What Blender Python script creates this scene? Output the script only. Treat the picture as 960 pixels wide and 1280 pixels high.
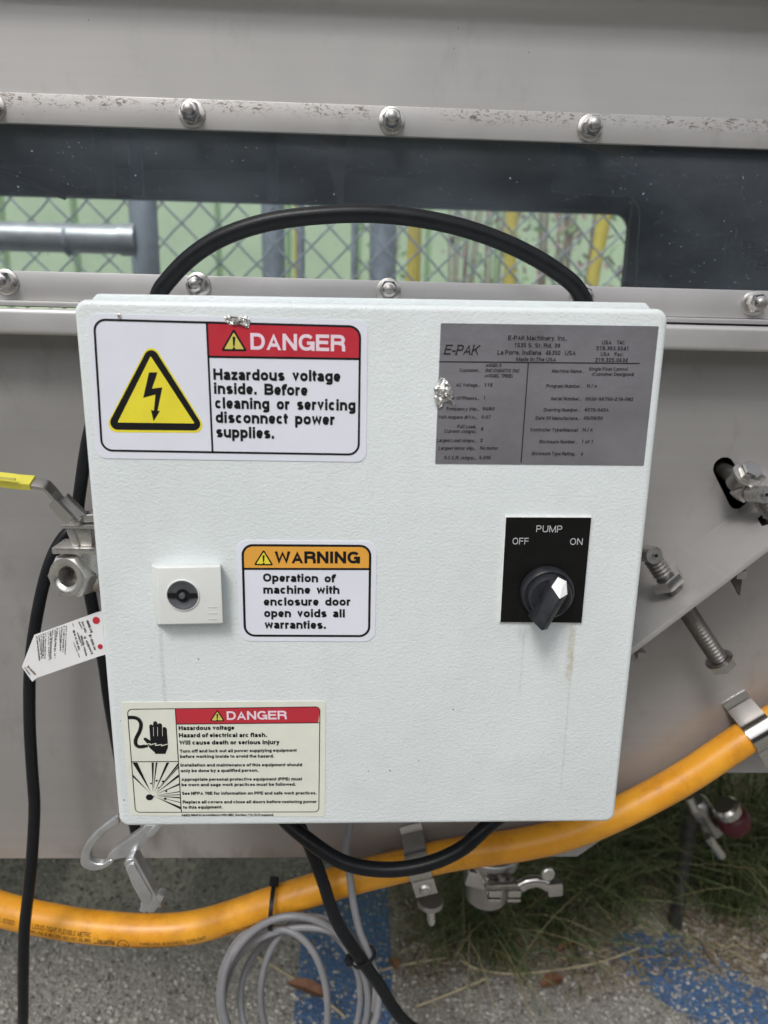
import bpy, bmesh, math, random
import numpy as np
from mathutils import Vector, Matrix
random.seed(7); rng = np.random.default_rng(7)
S = bpy.context.scene; COL = S.collection
for o in list(bpy.data.objects): bpy.data.objects.remove(o)

# ------------------------------------------------------------------ camera
FPX = 900.0
CP = Vector((-0.00922, -0.38222, 0.14103)); YAW, PITCH, ROLL = 0.03848, 0.24674, 0.02422
cF = Vector((math.sin(YAW)*math.cos(PITCH), math.cos(YAW)*math.cos(PITCH), -math.sin(PITCH)))
cR0 = Vector((math.cos(YAW), -math.sin(YAW), 0)); cU0 = cR0.cross(cF)
cR = cR0*math.cos(ROLL) + cU0*math.sin(ROLL); cU = cU0*math.cos(ROLL) - cR0*math.sin(ROLL)
cam = bpy.data.cameras.new('camera'); co = bpy.data.objects.new('camera', cam); COL.objects.link(co); S.camera = co
cam.sensor_fit = 'VERTICAL'; cam.sensor_height = 36.0; cam.lens = FPX/1280*36.0
cam.clip_start = 0.01; cam.clip_end = 400
co.matrix_world = Matrix.Translation(CP) @ Matrix((cR, cU, -cF)).transposed().to_4x4()
cam.dof.use_dof = True; cam.dof.focus_distance = 0.43; cam.dof.aperture_fstop = cam.lens/3.5

# ------------------------------------------------------------------ world, sun, exposure
SUN_EL, SUN_AZ = math.radians(52), math.radians(205)      # azimuth: 0 = +Y, clockwise
w = bpy.data.worlds.new('World'); S.world = w; w.use_nodes = True
nt = w.node_tree; bg = nt.nodes['Background']
sky = nt.nodes.new('ShaderNodeTexSky'); sky.sky_type = 'NISHITA'; sky.sun_disc = False
sky.sun_elevation = SUN_EL; sky.sun_rotation = SUN_AZ; sky.dust_density = 3.0; sky.air_density = 1.0; sky.ozone_density = 1.0
hs = nt.nodes.new('ShaderNodeHueSaturation'); hs.inputs['Saturation'].default_value = 0.18
nt.links.new(sky.outputs[0], hs.inputs['Color']); nt.links.new(hs.outputs[0], bg.inputs['Color'])
bg.inputs['Strength'].default_value = 0.15
sl = bpy.data.lights.new('sun', 'SUN'); so = bpy.data.objects.new('sun', sl); COL.objects.link(so)
sl.energy = 1.4; sl.angle = math.radians(15); sl.color = (1, .965, .92)
sd = Vector((math.sin(SUN_AZ)*math.cos(SUN_EL), math.cos(SUN_AZ)*math.cos(SUN_EL), math.sin(SUN_EL)))
so.rotation_euler = sd.to_track_quat('Z', 'Y').to_euler(); so.location = sd*5
S.view_settings.view_transform = 'Standard'; S.view_settings.look = 'None'
S.view_settings.exposure = 0.10; S.view_settings.gamma = 1.0; S.view_settings.use_curve_mapping = False
S.render.engine = 'CYCLES'

# ------------------------------------------------------------------ pixel helpers (photograph 960x1280)
def ray(px, py): return cF + cR*((px-480)/FPX) + cU*((640-py)/FPX)
def P(px, py, Y):
    r = ray(px, py); return CP + r*((Y-CP.y)/r.y)
GZ = CP.z - 0.75
def G(px, py, z=None):
    z = GZ if z is None else z
    r = ray(px, py); return CP + r*((z-CP.z)/r.z)
BA = 0.00906                                             # tilt of the box on its machine
RB = Matrix.Rotation(-BA, 4, 'Y'); RBi = RB.inverted()
def L(px, py, Y=0.0):                                    # pixel -> box frame on plane Y
    return RBi @ P(px, py, Y)

# ------------------------------------------------------------------ node materials
def inp(n, k, v):
    if k in n.inputs: n.inputs[k].default_value = v
class Mat:
    def __init__(s, name):
        s.m = bpy.data.materials.new(name); s.m.use_nodes = True; s.nt = s.m.node_tree
        s.b = s.nt.nodes['Principled BSDF']; s.tc = s.nt.nodes.new('ShaderNodeTexCoord')
        s.co = s.tc.outputs['Object']
    def N(s, t, **kw):
        n = s.nt.nodes.new(t)
        for k, v in kw.items(): setattr(n, k, v)
        return n
    def ln(s, a, b): s.nt.links.new(a, b)
    def map(s, scale=(1,1,1), loc=(0,0,0), rot=(0,0,0)):
        n = s.N('ShaderNodeMapping'); n.inputs['Scale'].default_value = scale
        n.inputs['Location'].default_value = loc; n.inputs['Rotation'].default_value = rot
        s.ln(s.co, n.inputs['Vector']); return n.outputs[0]
    def noise(s, scale, detail=3, rough=.55, vec=None, dist=0):
        n = s.N('ShaderNodeTexNoise'); inp(n,'Scale',scale); inp(n,'Detail',detail); inp(n,'Roughness',rough); inp(n,'Distortion',dist)
        s.ln(vec or s.co, n.inputs['Vector']); return n.outputs['Fac']
    def voro(s, scale, feature='F1', vec=None, out='Distance', rnd=1):
        n = s.N('ShaderNodeTexVoronoi', feature=feature); inp(n,'Scale',scale); inp(n,'Randomness',rnd)
        s.ln(vec or s.co, n.inputs['Vector']); return n.outputs[out]
    def ramp(s, f, stops, interp='LINEAR'):
        n = s.N('ShaderNodeValToRGB'); r = n.color_ramp; r.interpolation = interp
        while len(r.elements) < len(stops): r.elements.new(.5)
        for e, (p, c) in zip(r.elements, stops):
            e.position = p; e.color = (c, c, c, 1) if isinstance(c, (int, float)) else (*c, 1)
        s.ln(f, n.inputs[0]); return n.outputs[0]
    def mix(s, f, a, b, mode='MIX'):
        n = s.N('ShaderNodeMix', data_type='RGBA', blend_type=mode)
        for k, v in ((0, f), (6, a), (7, b)):
            if isinstance(v, (int, float)): n.inputs[k].default_value = v if k == 0 else (v, v, v, 1)
            elif isinstance(v, tuple): n.inputs[k].default_value = (*v, 1)
            else: s.ln(v, n.inputs[k])
        return n.outputs[2]
    def math(s, op, a, b=None, c=None):
        n = s.N('ShaderNodeMath', operation=op)
        for i, v in enumerate((a, b, c)):
            if v is None: continue
            if isinstance(v, (int, float)): n.inputs[i].default_value = v
            else: s.ln(v, n.inputs[i])
        return n.outputs[0]
    def xyz(s, vec=None):
        n = s.N('ShaderNodeSeparateXYZ'); s.ln(vec or s.co, n.inputs[0]); return n.outputs
    def band(s, v, lo, hi, soft):                         # 1 inside lo..hi
        a = s.N('ShaderNodeMapRange', interpolation_type='SMOOTHSTEP'); s.ln(v, a.inputs[0])
        a.inputs[1].default_value = lo-soft; a.inputs[2].default_value = lo+soft
        b = s.N('ShaderNodeMapRange', interpolation_type='SMOOTHSTEP'); s.ln(v, b.inputs[0])
        b.inputs[1].default_value = hi-soft; b.inputs[2].default_value = hi+soft; b.inputs[3].default_value = 1; b.inputs[4].default_value = 0
        return s.math('MULTIPLY', a.outputs[0], b.outputs[0])
    def base(s, c):
        if isinstance(c, tuple): s.b.inputs['Base Color'].default_value = (*c, 1)
        else: s.ln(c, s.b.inputs['Base Color'])
        return s
    def set(s, rough=.5, metal=0., **kw):
        for k, v in (('Roughness', rough), ('Metallic', metal)):
            if isinstance(v, (int, float)): s.b.inputs[k].default_value = v
            else: s.ln(v, s.b.inputs[k])
        for k, v in kw.items(): inp(s.b, k.replace('_', ' '), v)
        return s
    def bump(s, h, dist, strength=1.0, prev=None):
        n = s.N('ShaderNodeBump'); n.inputs['Distance'].default_value = dist; n.inputs['Strength'].default_value = strength
        s.ln(h, n.inputs['Height'])
        if prev is not None: s.ln(prev, n.inputs['Normal'])
        s.ln(n.outputs[0], s.b.inputs['Normal']); s.last = n.outputs[0]; return n.outputs[0]

def simple(name, c, rough=.5, metal=0., var=.12, scale=60, bd=0, bs=300, **kw):
    m = Mat(name); n = m.noise(scale, 4)
    lo = tuple(max(0, x*(1-var)) for x in c); hi = tuple(min(1, x*(1+var)) for x in c)
    m.base(m.ramp(n, [(.3, lo), (.7, hi)])).set(m.ramp(m.noise(scale*2.3, 3), [(.3, max(0, rough-.06)), (.7, min(1, rough+.06))]), metal, **kw)
    if bd: m.bump(m.noise(bs, 3), bd)
    return m.m

# powder coated door: stains have places of their own
def powder():
    m = Mat('powder_coat'); x, y, z = m.xyz()
    n = m.noise(9, 4)
    c = m.ramp(n, [(.35, (.67, .72, .73)), (.65, (.73, .78, .79))])
    def drip(px, y0, y1, wd, col, amt, sc=260):
        nonlocal c
        a = L(px, y0); b = L(px, y1)
        nx = m.math('ADD', x, m.math('MULTIPLY', m.math('SUBTRACT', m.noise(60, 2), .5), wd*1.5))
        k = m.math('MULTIPLY', m.band(nx, a.x-wd, a.x+wd, wd*.8), m.band(z, b.z, a.z, .006))
        k = m.math('MULTIPLY', k, m.ramp(m.noise(sc, 4), [(.35, .25), (.65, 1)]))
        c = m.mix(m.math('MULTIPLY', k, amt), c, col)
    drip(716, 782, 850, .0016, (.40, .30, .14), .55)
    drip(717, 800, 985, .0007, (.45, .36, .2), .30)
    drip(655, 780, 800, .0030, (.2, .18, .16), .30, 500)
    drip(200, 781, 900, .0010, (.3, .3, .3), .35, 500)
    drip(655, 790, 870, .0007, (.35, .33, .28), .25)
    sp = m.voro(75, out='Distance'); sx = m.noise(3.1, 2)
    k = m.math('MULTIPLY', m.ramp(sp, [(.03, 1), (.045, 0)]), m.ramp(sx, [(.54, 0), (.56, 1)]))
    c = m.mix(m.math('MULTIPLY', k, .8), c, (.06, .06, .055))
    gr = m.ramp(m.noise(16, 7, .72), [(.48, 0), (.80, .30)])
    c = m.mix(gr, c, (.45, .44, .40))
    m.base(c).set(.42, 0.)
    v = m.map((1, 1, 1.15))
    a = m.noise(560, 2, .5, v, .5); b = m.noise(1400, 2, .5, v)
    m.bump(m.math('ADD', m.ramp(a, [(.3, 0), (.72, 1)]), m.math('MULTIPLY', b, .25)), .00030, .46)
    return m.m
def steel(name, c=(.42, .41, .40), rough=.42, metal=.85, dirt=0, grain=(3, 3, 420), gd=.00002, water=False, pits=None):
    m = Mat(name); x, y, z = m.xyz()
    g = m.noise(1.0, 4, .6, m.map(grain)); big = m.noise(7, 4)
    col = m.mix(m.ramp(g, [(.3, 0), (.7, 1)]), tuple(v*.97 for v in c), tuple(v*1.03 for v in c))
    col = m.mix(m.ramp(big, [(.3, .0), (.75, .35)]), col, tuple(v*.64 for v in c))
    rg = m.ramp(m.noise(18, 4), [(.3, rough-.05), (.7, rough+.10)])
    sm = m.noise(30, 7, .68, m.map((1, 1, .45)))
    col = m.mix(m.ramp(sm, [(.56, 0), (.8, .5*max(dirt, .3))]), col, (.18, .165, .15))
    spk = m.math('MULTIPLY', m.ramp(m.voro(120), [(.035, 1), (.055, 0)]), m.ramp(m.noise(12, 2), [(.60, 0), (.64, 1)]))
    col = m.mix(m.math('MULTIPLY', spk, .75), col, (.05, .045, .04))
    mt = None
    if pits:                                              # corroded grime clinging to the strip
        lo, hi = pits
        k = m.band(z, lo, hi, .0035)
        nn = m.noise(420, 5, .7, m.map((.55, 1, 1)), 1.2); pl = m.noise(17, 2)
        k = m.math('MULTIPLY', k, m.ramp(nn, [(.53, 0), (.60, 1)])); k = m.math('MULTIPLY', k, m.ramp(pl, [(.36, 0), (.46, 1)]))
        col = m.mix(m.math('MULTIPLY', k, .85), col, (.10, .075, .055)); mt = k
    if water:
        zb = P(200, 1072, .14).z
        nn = m.noise(38, 4, .6, m.map((1, 1, .6)))
        k = m.band(z, zb-.02, zb+.010, .006)
        k = m.math('MULTIPLY', k, m.ramp(nn, [(.48, 0), (.58, 1)]))
        col = m.mix(m.math('MULTIPLY', k, .28), col, (.15, .13, .12))
    m.base(col).set(rg, metal)
    m.bump(g, gd); m.bump(m.noise(11, 2), .0006, .5, m.last)
    return m.m
M = {}
M['powder'] = powder()
sz = lambda a: P(480, a, .13).z
M['hood'] = steel('hood_steel', (.45, .44, .432), .42, .45, .7, (2, 2, 160), .000006)
M['strip'] = steel('strip_steel', (.44, .428, .42), .42, .45, .8, pits=(P(480, 150, .13).z, P(480, 133, .13).z))
M['panel'] = steel('panel_steel', (.375, .365, .36), .38, .42, 1.1, (2, 2, 160), .000006, water=True)
M['lip'] = steel('lip_steel', (.55, .54, .54), .38, .55, .2, (3, 3, 200), .00001)
M['rail'] = steel('rail_steel', (.42, .41, .405), .55, .4, .3)
M['steel'] = steel('bright_steel', (.60, .585, .57), .17, 1.0, .5, (40, 40, 40))
M['dull_steel'] = steel('dull_steel', (.42, .405, .395), .32, .95, .6, (60, 60, 60))
M['cast'] = simple('cast_steel', (.60, .585, .56), .30, .95, .12, 90, .00004, 700)
M['alu'] = simple('cast_aluminium', (.58, .59, .60), .34, .85, .12, 80, .0002, 500)
M['dark_steel'] = simple('dark_steel', (.10, .095, .09), .5, .7, .3, 90)
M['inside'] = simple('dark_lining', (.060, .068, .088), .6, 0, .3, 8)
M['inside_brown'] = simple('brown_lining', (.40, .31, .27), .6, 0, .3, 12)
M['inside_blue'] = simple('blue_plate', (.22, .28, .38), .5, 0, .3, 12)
M['rubber'] = simple('black_rubber', (.010, .011, .013), .36, 0, .2, 90, .00008, 800)
M['black'] = simple('black_plastic', (.012, .012, .014), .38, 0, .2, 90, .00006, 900)
M['black_plate'] = simple('black_plate', (.006, .006, .006), .33, 0, .2, 90)
M['knob'] = simple('knob_plastic', (.022, .023, .028), .36, 0, .3, 200, .00010, 500)
M['ink'] = simple('black_ink', (.010, .010, .011), .45, 0, .1, 60)
M['white_vinyl'] = simple('white_vinyl', (.74, .76, .84), .35, 0, .02, 40, .00003, 200)
M['cream_vinyl'] = simple('cream_vinyl', (.72, .74, .65), .38, 0, .04, 60, .00008, 120)
M['red_ink'] = simple('red_ink', (.50, .028, .045), .35, 0, .06, 60)
M['pink_ink'] = simple('pale_ink', (.80, .66, .74), .35, 0, .03, 60)
M['yellow_ink'] = simple('yellow_ink', (.80, .70, .045), .35, 0, .05, 60)
M['dull_yellow'] = simple('dull_yellow_ink', (.62, .55, .12), .35, 0, .05, 60)
M['orange_ink'] = simple('orange_ink', (.76, .37, .055), .35, 0, .05, 60)
M['pale_ink'] = simple('grey_white_ink', (.55, .55, .58), .4, 0, .05, 60)
M['plate_ink'] = simple('plate_ink', (.018, .016, .02), .5, 0, .1, 60)
M['white_plastic'] = simple('white_plastic', (.70, .72, .70), .42, 0, .03, 50, .00006, 300)
M['white_paint'] = simple('white_paint', (.85, .85, .85), .4, 0, .04, 300)
M['grey_plastic'] = simple('grey_plastic', (.085, .09, .10), .4, 0, .15, 200)
M['yellow_vinyl'] = simple('yellow_vinyl', (.66, .60, .08), .5, 0, .08, 90)
M['grey_pvc'] = simple('grey_wire_jacket', (.23, .23, .245), .42, 0, .1, 60)
M['tag_white'] = simple('tag_white', (.78, .78, .79), .4, 0, .03, 80)
M['green_wall'] = simple('green_wall_paint', (.54, .68, .45), .7, 0, .10, 3)
M['yellow_post'] = simple('yellow_post_paint', (.74, .60, .10), .55, 0, .10, 20)
M['added_building_wall'] = simple('added_building_wall', (.085, .085, .09), .8, 0, .3, 2)
M['galv'] = simple('galvanised_steel', (.58, .60, .62), .42, .5, .15, 40)
M['galv_dull'] = simple('dull_galvanised_steel', (.34, .38, .43), .6, .3, .15, 40)
M['stem'] = simple('brown_stem', (.34, .24, .21), .8, 0, .3, 30)
M['pinkflower'] = simple('pink_leaf', (.55, .38, .37), .7, 0, .3, 30)
M['leaf'] = simple('green_leaf', (.26, .38, .18), .6, 0, .4, 12)
M['dry_leaf'] = simple('dry_brown_leaf', (.16, .075, .04), .7, 0, .35, 90)
M['straw'] = simple('dry_straw', (.38, .33, .22), .6, 0, .3, 60)
M['red_rubber'] = simple('red_rubber', (.085, .008, .016), .45, 0, .2, 60)
def foil():
    m = Mat('crumpled_foil'); m.base(m.ramp(m.noise(500, 3), [(.35, (.35, .34, .32)), (.65, (.85, .85, .84))])).set(.25, .8)
    m.bump(m.noise(900, 3), .0006); return m.m
M['foil'] = foil()
def nameplate():
    m = Mat('brushed_rating_plate')
    g = m.noise(22, 4, .6)
    c = m.mix(m.ramp(g, [(.3, 0), (.7, 1)]), (.21, .206, .225), (.30, .295, .32))
    k = m.math('MULTIPLY', m.ramp(m.voro(110), [(.05, 1), (.07, 0)]), m.ramp(m.noise(25, 2), [(.66, 0), (.68, 1)]))
    c = m.mix(k, c, (.8, .8, .8))
    m.base(c).set(.40, .5); m.bump(m.noise(150, 3), .0005, .8); return m.m
M['rating'] = nameplate()
def orange():
    m = Mat('orange_conduit_jacket'); n = m.noise(40, 4)
    c = m.ramp(n, [(.3, (.68, .275, .012)), (.7, (.80, .37, .028))])
    d = m.ramp(m.noise(30, 7, .75), [(.50, 0), (.74, .6)])
    c = m.mix(d, c, (.30, .10, .01)); m.base(c).set(.38, 0)
    m.bump(m.noise(1, 2, .5, m.map((420, 60, 60))), .00012, .7); return m.m
M['orange'] = orange()
for k_ in ('ink', 'black_plate', 'knob', 'rubber', 'plate_ink', 'black'):
    inp(M[k_].node_tree.nodes['Principled BSDF'], 'Specular IOR Level', .22)
def glass():
    m = Mat('dusty_hazed_window'); N = m.nt
    for n in list(N.nodes):
        if n.type in ('BSDF_PRINCIPLED',): N.nodes.remove(n)
    out = [n for n in N.nodes if n.type == 'OUTPUT_MATERIAL'][0]
    tr = m.N('ShaderNodeBsdfTransparent'); tr.inputs[0].default_value = (.86, .89, .90, 1)
    gl = m.N('ShaderNodeBsdfGlossy'); gl.inputs['Roughness'].default_value = .03; gl.inputs['Color'].default_value = (.9, .93, 1, 1)
    fr = m.N('ShaderNodeFresnel'); fr.inputs['IOR'].default_value = 1.46
    m1 = m.N('ShaderNodeMixShader'); m.ln(fr.outputs[0], m1.inputs[0]); m.ln(tr.outputs[0], m1.inputs[1]); m.ln(gl.outputs[0], m1.inputs[2])
    df = m.N('ShaderNodeBsdfDiffuse'); df.inputs[0].default_value = (.50, .57, .66, 1)
    painted_haze = m.ramp(m.noise(7, 5, .6, m.map((1, 1, 2.2), rot=(0, .12, 0))), [(.3, .022), (.78, .12)])  # soft grey reflections and haze painted in as a streaky diffuse veil
    pt = m.math('MULTIPLY', m.ramp(m.voro(330), [(.05, 1), (.13, 0)]), m.ramp(m.noise(230, 2), [(.42, 0), (.62, .8)]))
    pt2 = m.math('MULTIPLY', m.ramp(m.voro(90), [(.04, 1), (.075, 0)]), m.ramp(m.noise(50, 2), [(.52, 0), (.6, .5)]))
    sc = m.noise(1, 2, .5, m.map((900, 900, 12), rot=(0, .5, 0)))
    scr = m.math('MULTIPLY', m.ramp(sc, [(.73, 0), (.75, .25)]), m.ramp(m.noise(16, 2), [(.52, 0), (.6, 1)]))
    f = m.math('ADD', m.math('ADD', painted_haze, pt), m.math('ADD', pt2, scr)); f = m.math('MINIMUM', f, .8)
    m2 = m.N('ShaderNodeMixShader'); m.ln(f, m2.inputs[0]); m.ln(m1.outputs[0], m2.inputs[1]); m.ln(df.outputs[0], m2.inputs[2])
    m.ln(m2.outputs[0], out.inputs[0]); return m.m
M['glass'] = glass()
def concrete(name, near=True):
    m = Mat(name)
    n1 = m.noise(5, 5); v = m.voro(190, out='Color'); vd = m.voro(190)
    sep = m.N('ShaderNodeSeparateColor'); m.ln(v, sep.inputs[0])
    gcol = m.ramp(sep.outputs[0], [(0, (.12, .115, .105)), (.35, (.25, .24, .22)), (.7, (.36, .35, .32)), (.93, (.45, .43, .39)), (1, (.58, .56, .52))])
    v2 = m.voro(75, out='Color'); s2 = m.N('ShaderNodeSeparateColor'); m.ln(v2, s2.inputs[0])
    vd2 = m.voro(75)
    kb = m.math('MULTIPLY', m.ramp(s2.outputs[1], [(.76, 0), (.78, 1)]), m.ramp(vd2, [(.33, 1), (.42, 0)]))
    gcol = m.mix(m.math('MULTIPLY', kb, .8), gcol, m.ramp(s2.outputs[2], [(0, (.05, .048, .045)), (.5, (.20, .185, .16)), (1, (.38, .36, .32))]))
    gcol = m.mix(m.ramp(m.noise(520, 3), [(.35, .0), (.75, .35)]), gcol, (.09, .085, .078))
    gcol = m.mix(m.ramp(n1, [(.35, 0), (.7, .5)]), gcol, (.34, .325, .30))
    fine = m.ramp(m.noise(300, 6, .75), [(.32, (.07, .066, .06)), (.46, (.21, .20, .183)), (.56, (.33, .32, .29)), (.70, (.52, .50, .46))])
    gcol = m.mix(.62, gcol, fine)
    # bare soil and litter where the grass grows
    x, y, z = m.xyz(); wob = m.math('MULTIPLY', m.math('SUBTRACT', m.noise(9, 4), .5), .28)
    a = G(500, 1180); b = G(960, 1090)
    k = m.math('MULTIPLY', m.band(m.math('ADD', x, wob), a.x-.03, 3.0, .05), m.band(m.math('ADD', y, wob), a.y-.06, 1.5, .05))
    dn = m.noise(130, 6, .75)
    soil = m.ramp(dn, [(.3, (.06, .05, .035)), (.46, (.18, .145, .10)), (.58, (.32, .27, .19)), (.75, (.52, .46, .36))])
    gcol = m.mix(k, gcol, soil)
    # light on the ground painted as pale patches; right one is bright concrete
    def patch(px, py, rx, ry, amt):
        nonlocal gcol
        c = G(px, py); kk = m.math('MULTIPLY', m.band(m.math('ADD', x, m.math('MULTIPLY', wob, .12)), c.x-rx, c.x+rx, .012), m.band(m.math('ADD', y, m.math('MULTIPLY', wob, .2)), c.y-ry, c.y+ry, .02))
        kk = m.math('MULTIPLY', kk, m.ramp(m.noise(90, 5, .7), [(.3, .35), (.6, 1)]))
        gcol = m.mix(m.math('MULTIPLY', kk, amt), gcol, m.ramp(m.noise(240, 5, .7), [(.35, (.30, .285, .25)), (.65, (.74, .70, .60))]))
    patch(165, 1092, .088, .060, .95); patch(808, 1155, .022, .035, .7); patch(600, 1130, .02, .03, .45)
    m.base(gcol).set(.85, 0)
    m.bump(m.math('SUBTRACT', 1, vd), .003, .45); m.bump(m.noise(420, 4, .7), .0022, .9, m.last); return m.m
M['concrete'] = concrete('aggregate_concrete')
def paint():
    m = Mat('worn_blue_paint')
    c = m.ramp(m.noise(60, 5, .7), [(.3, (.040, .09, .20)), (.7, (.07, .15, .30))])
    c = m.mix(m.ramp(m.noise(330, 4, .7), [(.58, 0), (.68, .6)]), c, (.14, .15, .16))
    m.base(c).set(.7, 0); m.bump(m.math('SUBTRACT', 1, m.voro(190)), .002, .7); m.bump(m.noise(420, 4, .7), .0018, .8, m.last); return m.m
M['paint'] = paint()
def vary(name, stops, rough=.6, scale=20):
    m = Mat(name); oi = m.N('ShaderNodeNewGeometry')
    m.base(m.ramp(oi.outputs['Random Per Island'], stops)).set(rough, 0); return m.m
M['grit'] = vary('loose_grit', [(0, (.08, .075, .07)), (.4, (.26, .25, .23)), (.75, (.32, .305, .28)), (1, (.44, .42, .39))], .8)
M['litter'] = vary('dry_litter_stalks', [(0, (.06, .045, .03)), (.4, (.16, .12, .08)), (.75, (.28, .23, .15)), (1, (.42, .37, .27))], .7)
M['grass'] = vary('grass_blades', [(0, (.050, .078, .028)), (.5, (.095, .140, .050)), (.72, (.16, .19, .085)), (.86, (.22, .19, .10)), (1, (.34, .29, .17))], .55)

# ------------------------------------------------------------------ object helpers
WM = {}
def link(o, parent=None):
    COL.objects.link(o)
    if parent is not None:
        o.parent = parent; pw = WM.get(parent.name, Matrix.Identity(4))
        o.matrix_parent_inverse = pw.inverted() if not parent.get('_loc') else Matrix.Identity(4)
        if parent.get('_loc'): o['_loc'] = 1
    WM[o.name] = o.matrix_basis.copy()
    return o
def thing(name, label, cat, loc=(0,0,0), group=None, mtx=None, local=False):
    o = bpy.data.objects.new(name, None); COL.objects.link(o); o.empty_display_size = .02
    if mtx is not None: o.matrix_basis = mtx
    else: o.location = loc
    WM[o.name] = Matrix.Translation(loc) if mtx is None else mtx
    if local: o['_loc'] = 1
    o['label'] = label; o['category'] = cat
    if group: o['group'] = group
    return o
def tag(o, label, cat, group=None):
    o['label'] = label; o['category'] = cat
    if group: o['group'] = group
    return o
def mesh_obj(name, me, mat, parent=None, smooth=False):
    o = bpy.data.objects.new(name, me)
    for m in (mat if isinstance(mat, (list, tuple)) else [mat]): me.materials.append(M[m])
    if smooth:
        me.polygons.foreach_set('use_smooth', [True]*len(me.polygons))
        try: me.set_sharp_from_angle(angle=math.radians(smooth if smooth is not True else 40))
        except Exception: pass
    return link(o, parent)
def bm_obj(name, bm, mat, parent=None, smooth=False):
    bmesh.ops.recalc_face_normals(bm, faces=bm.faces)
    me = bpy.data.meshes.new(name); bm.to_mesh(me); bm.free(); return mesh_obj(name, me, mat, parent, smooth)
def pd_obj(name, v, f, mat, parent=None, smooth=False):
    me = bpy.data.meshes.new(name); me.from_pydata([tuple(a) for a in v], [], f); me.validate(); me.update()
    return mesh_obj(name, me, mat, parent, smooth)
def box_bm(c, s, rot=None, bev=0, bm=None, seg=2):
    b = bmesh.new(); bmesh.ops.create_cube(b, size=1)
    for v in b.verts: v.co = Vector((v.co.x*s[0], v.co.y*s[1], v.co.z*s[2]))
    if bev: bmesh.ops.bevel(b, geom=b.edges[:], offset=bev, segments=seg, profile=.6, affect='EDGES')
    mt = Matrix.Translation(c) @ (rot.to_4x4() if rot is not None else Matrix.Identity(4))
    b.transform(mt)
    if bm is not None:
        me = bpy.data.meshes.new('t'); b.to_mesh(me); bm.from_mesh(me); bpy.data.meshes.remove(me); b.free(); return bm
    return b
def prism_bm(front, back, bev=0, seg=2, bm=None):         # loops of equal length
    b = bmesh.new(); n = len(front)
    a = [b.verts.new(p) for p in front]; c = [b.verts.new(p) for p in back]
    b.faces.new(a); b.faces.new(c[::-1])
    for i in range(n): b.faces.new((a[i], c[i], c[(i+1)%n], a[(i+1)%n]))
    if bev: bmesh.ops.bevel(b, geom=[e for e in b.edges], offset=bev, segments=seg, profile=.6, affect='EDGES', clamp_overlap=True)
    if bm is not None:
        me = bpy.data.meshes.new('t'); b.to_mesh(me); bm.from_mesh(me); bpy.data.meshes.remove(me); b.free(); return bm
    return b
def frame_from(axis, up=Vector((0, 0, 1))):
    z = Vector(axis).normalized()
    if abs(z.dot(up)) > .98: up = Vector((0, 1, 0))
    x = up.cross(z).normalized(); y = z.cross(x)
    return Matrix((x, y, z)).transposed()
def lathe(profile, origin, axis, n=32, bm=None, roll=0, squash=None):
    b = bm or bmesh.new(); R = frame_from(axis); rings = []
    for r, h in profile:
        if r < 1e-7: rings.append([b.verts.new(Vector(origin) + R @ Vector((0, 0, h)))]); continue
        rings.append([b.verts.new(Vector(origin) + R @ Vector((r*math.cos(roll+2*math.pi*i/n), r*math.sin(roll+2*math.pi*i/n), h))) for i in range(n)])
    for A, B in zip(rings, rings[1:]):
        if len(A) == 1 and len(B) == 1: continue
        for i in range(n):
            j = (i+1) % n
            if len(A) == 1: b.faces.new((A[0], B[i], B[j]))
            elif len(B) == 1: b.faces.new((A[i], A[j], B[0]))
            else: b.faces.new((A[i], A[j], B[j], B[i]))
    return b
def threaded(r, L_, pitch):
    pr = [(0, 0), (r*.8, 0)]; h = .0003
    while h < L_-pitch:
        pr += [(r*.66, h), (r, h+pitch*.5)]; h += pitch
    pr += [(r*.8, L_-.0003), (r*.7, L_), (0, L_)]; return pr
def hexnut(r, h, hole=0):                                 # r = across-corners radius; returned profile for n=6
    return [(hole, 0), (r*.97, 0), (r, h*.1), (r, h*.86), (r*.86, h), (hole, h)]
def catmull(pts, sub=12):
    pts = [Vector(p) for p in pts]; q = [pts[0]*2-pts[1]] + pts + [pts[-1]*2-pts[-2]]; out = []
    for i in range(1, len(q)-2):
        for k in range(sub):
            t = k/sub; p0, p1, p2, p3 = q[i-1:i+3]
            out.append(.5*((2*p1)+(p2-p0)*t+(2*p0-5*p1+4*p2-p3)*t*t+(3*p1-p0-3*p2+p3)*t**3))
    out.append(pts[-1]); return out
def tube_bm(path, r, n=14, bm=None, caps=True, flat=None):
    b = bm or bmesh.new(); rings = []; nrm = None
    rr = r if callable(r) else (lambda t: r)
    for i, p in enumerate(path):
        t = (path[min(i+1, len(path)-1)]-path[max(i-1, 0)]).normalized()
        if nrm is None:
            nrm = t.cross(Vector((0, 1, 0)) if abs(t.y) < .9 else Vector((1, 0, 0))).normalized()
        nrm = (nrm - t*nrm.dot(t)).normalized(); bi = t.cross(nrm)
        q = rr(i/(len(path)-1))
        rings.append([b.verts.new(p + (nrm*math.cos(2*math.pi*k/n) + bi*math.sin(2*math.pi*k/n)*(flat or 1))*q) for k in range(n)])
    for A, B in zip(rings, rings[1:]):
        for k in range(n): b.faces.new((A[k], A[(k+1)%n], B[(k+1)%n], B[k]))
    if caps: b.faces.new(rings[0][::-1]); b.faces.new(rings[-1])
    return b
def tube(name, pts, r, mat, parent=None, n=14, sub=12, flat=None):
    return bm_obj(name, tube_bm(catmull(pts, sub), r, n, flat=flat), mat, parent, 50)
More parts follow.
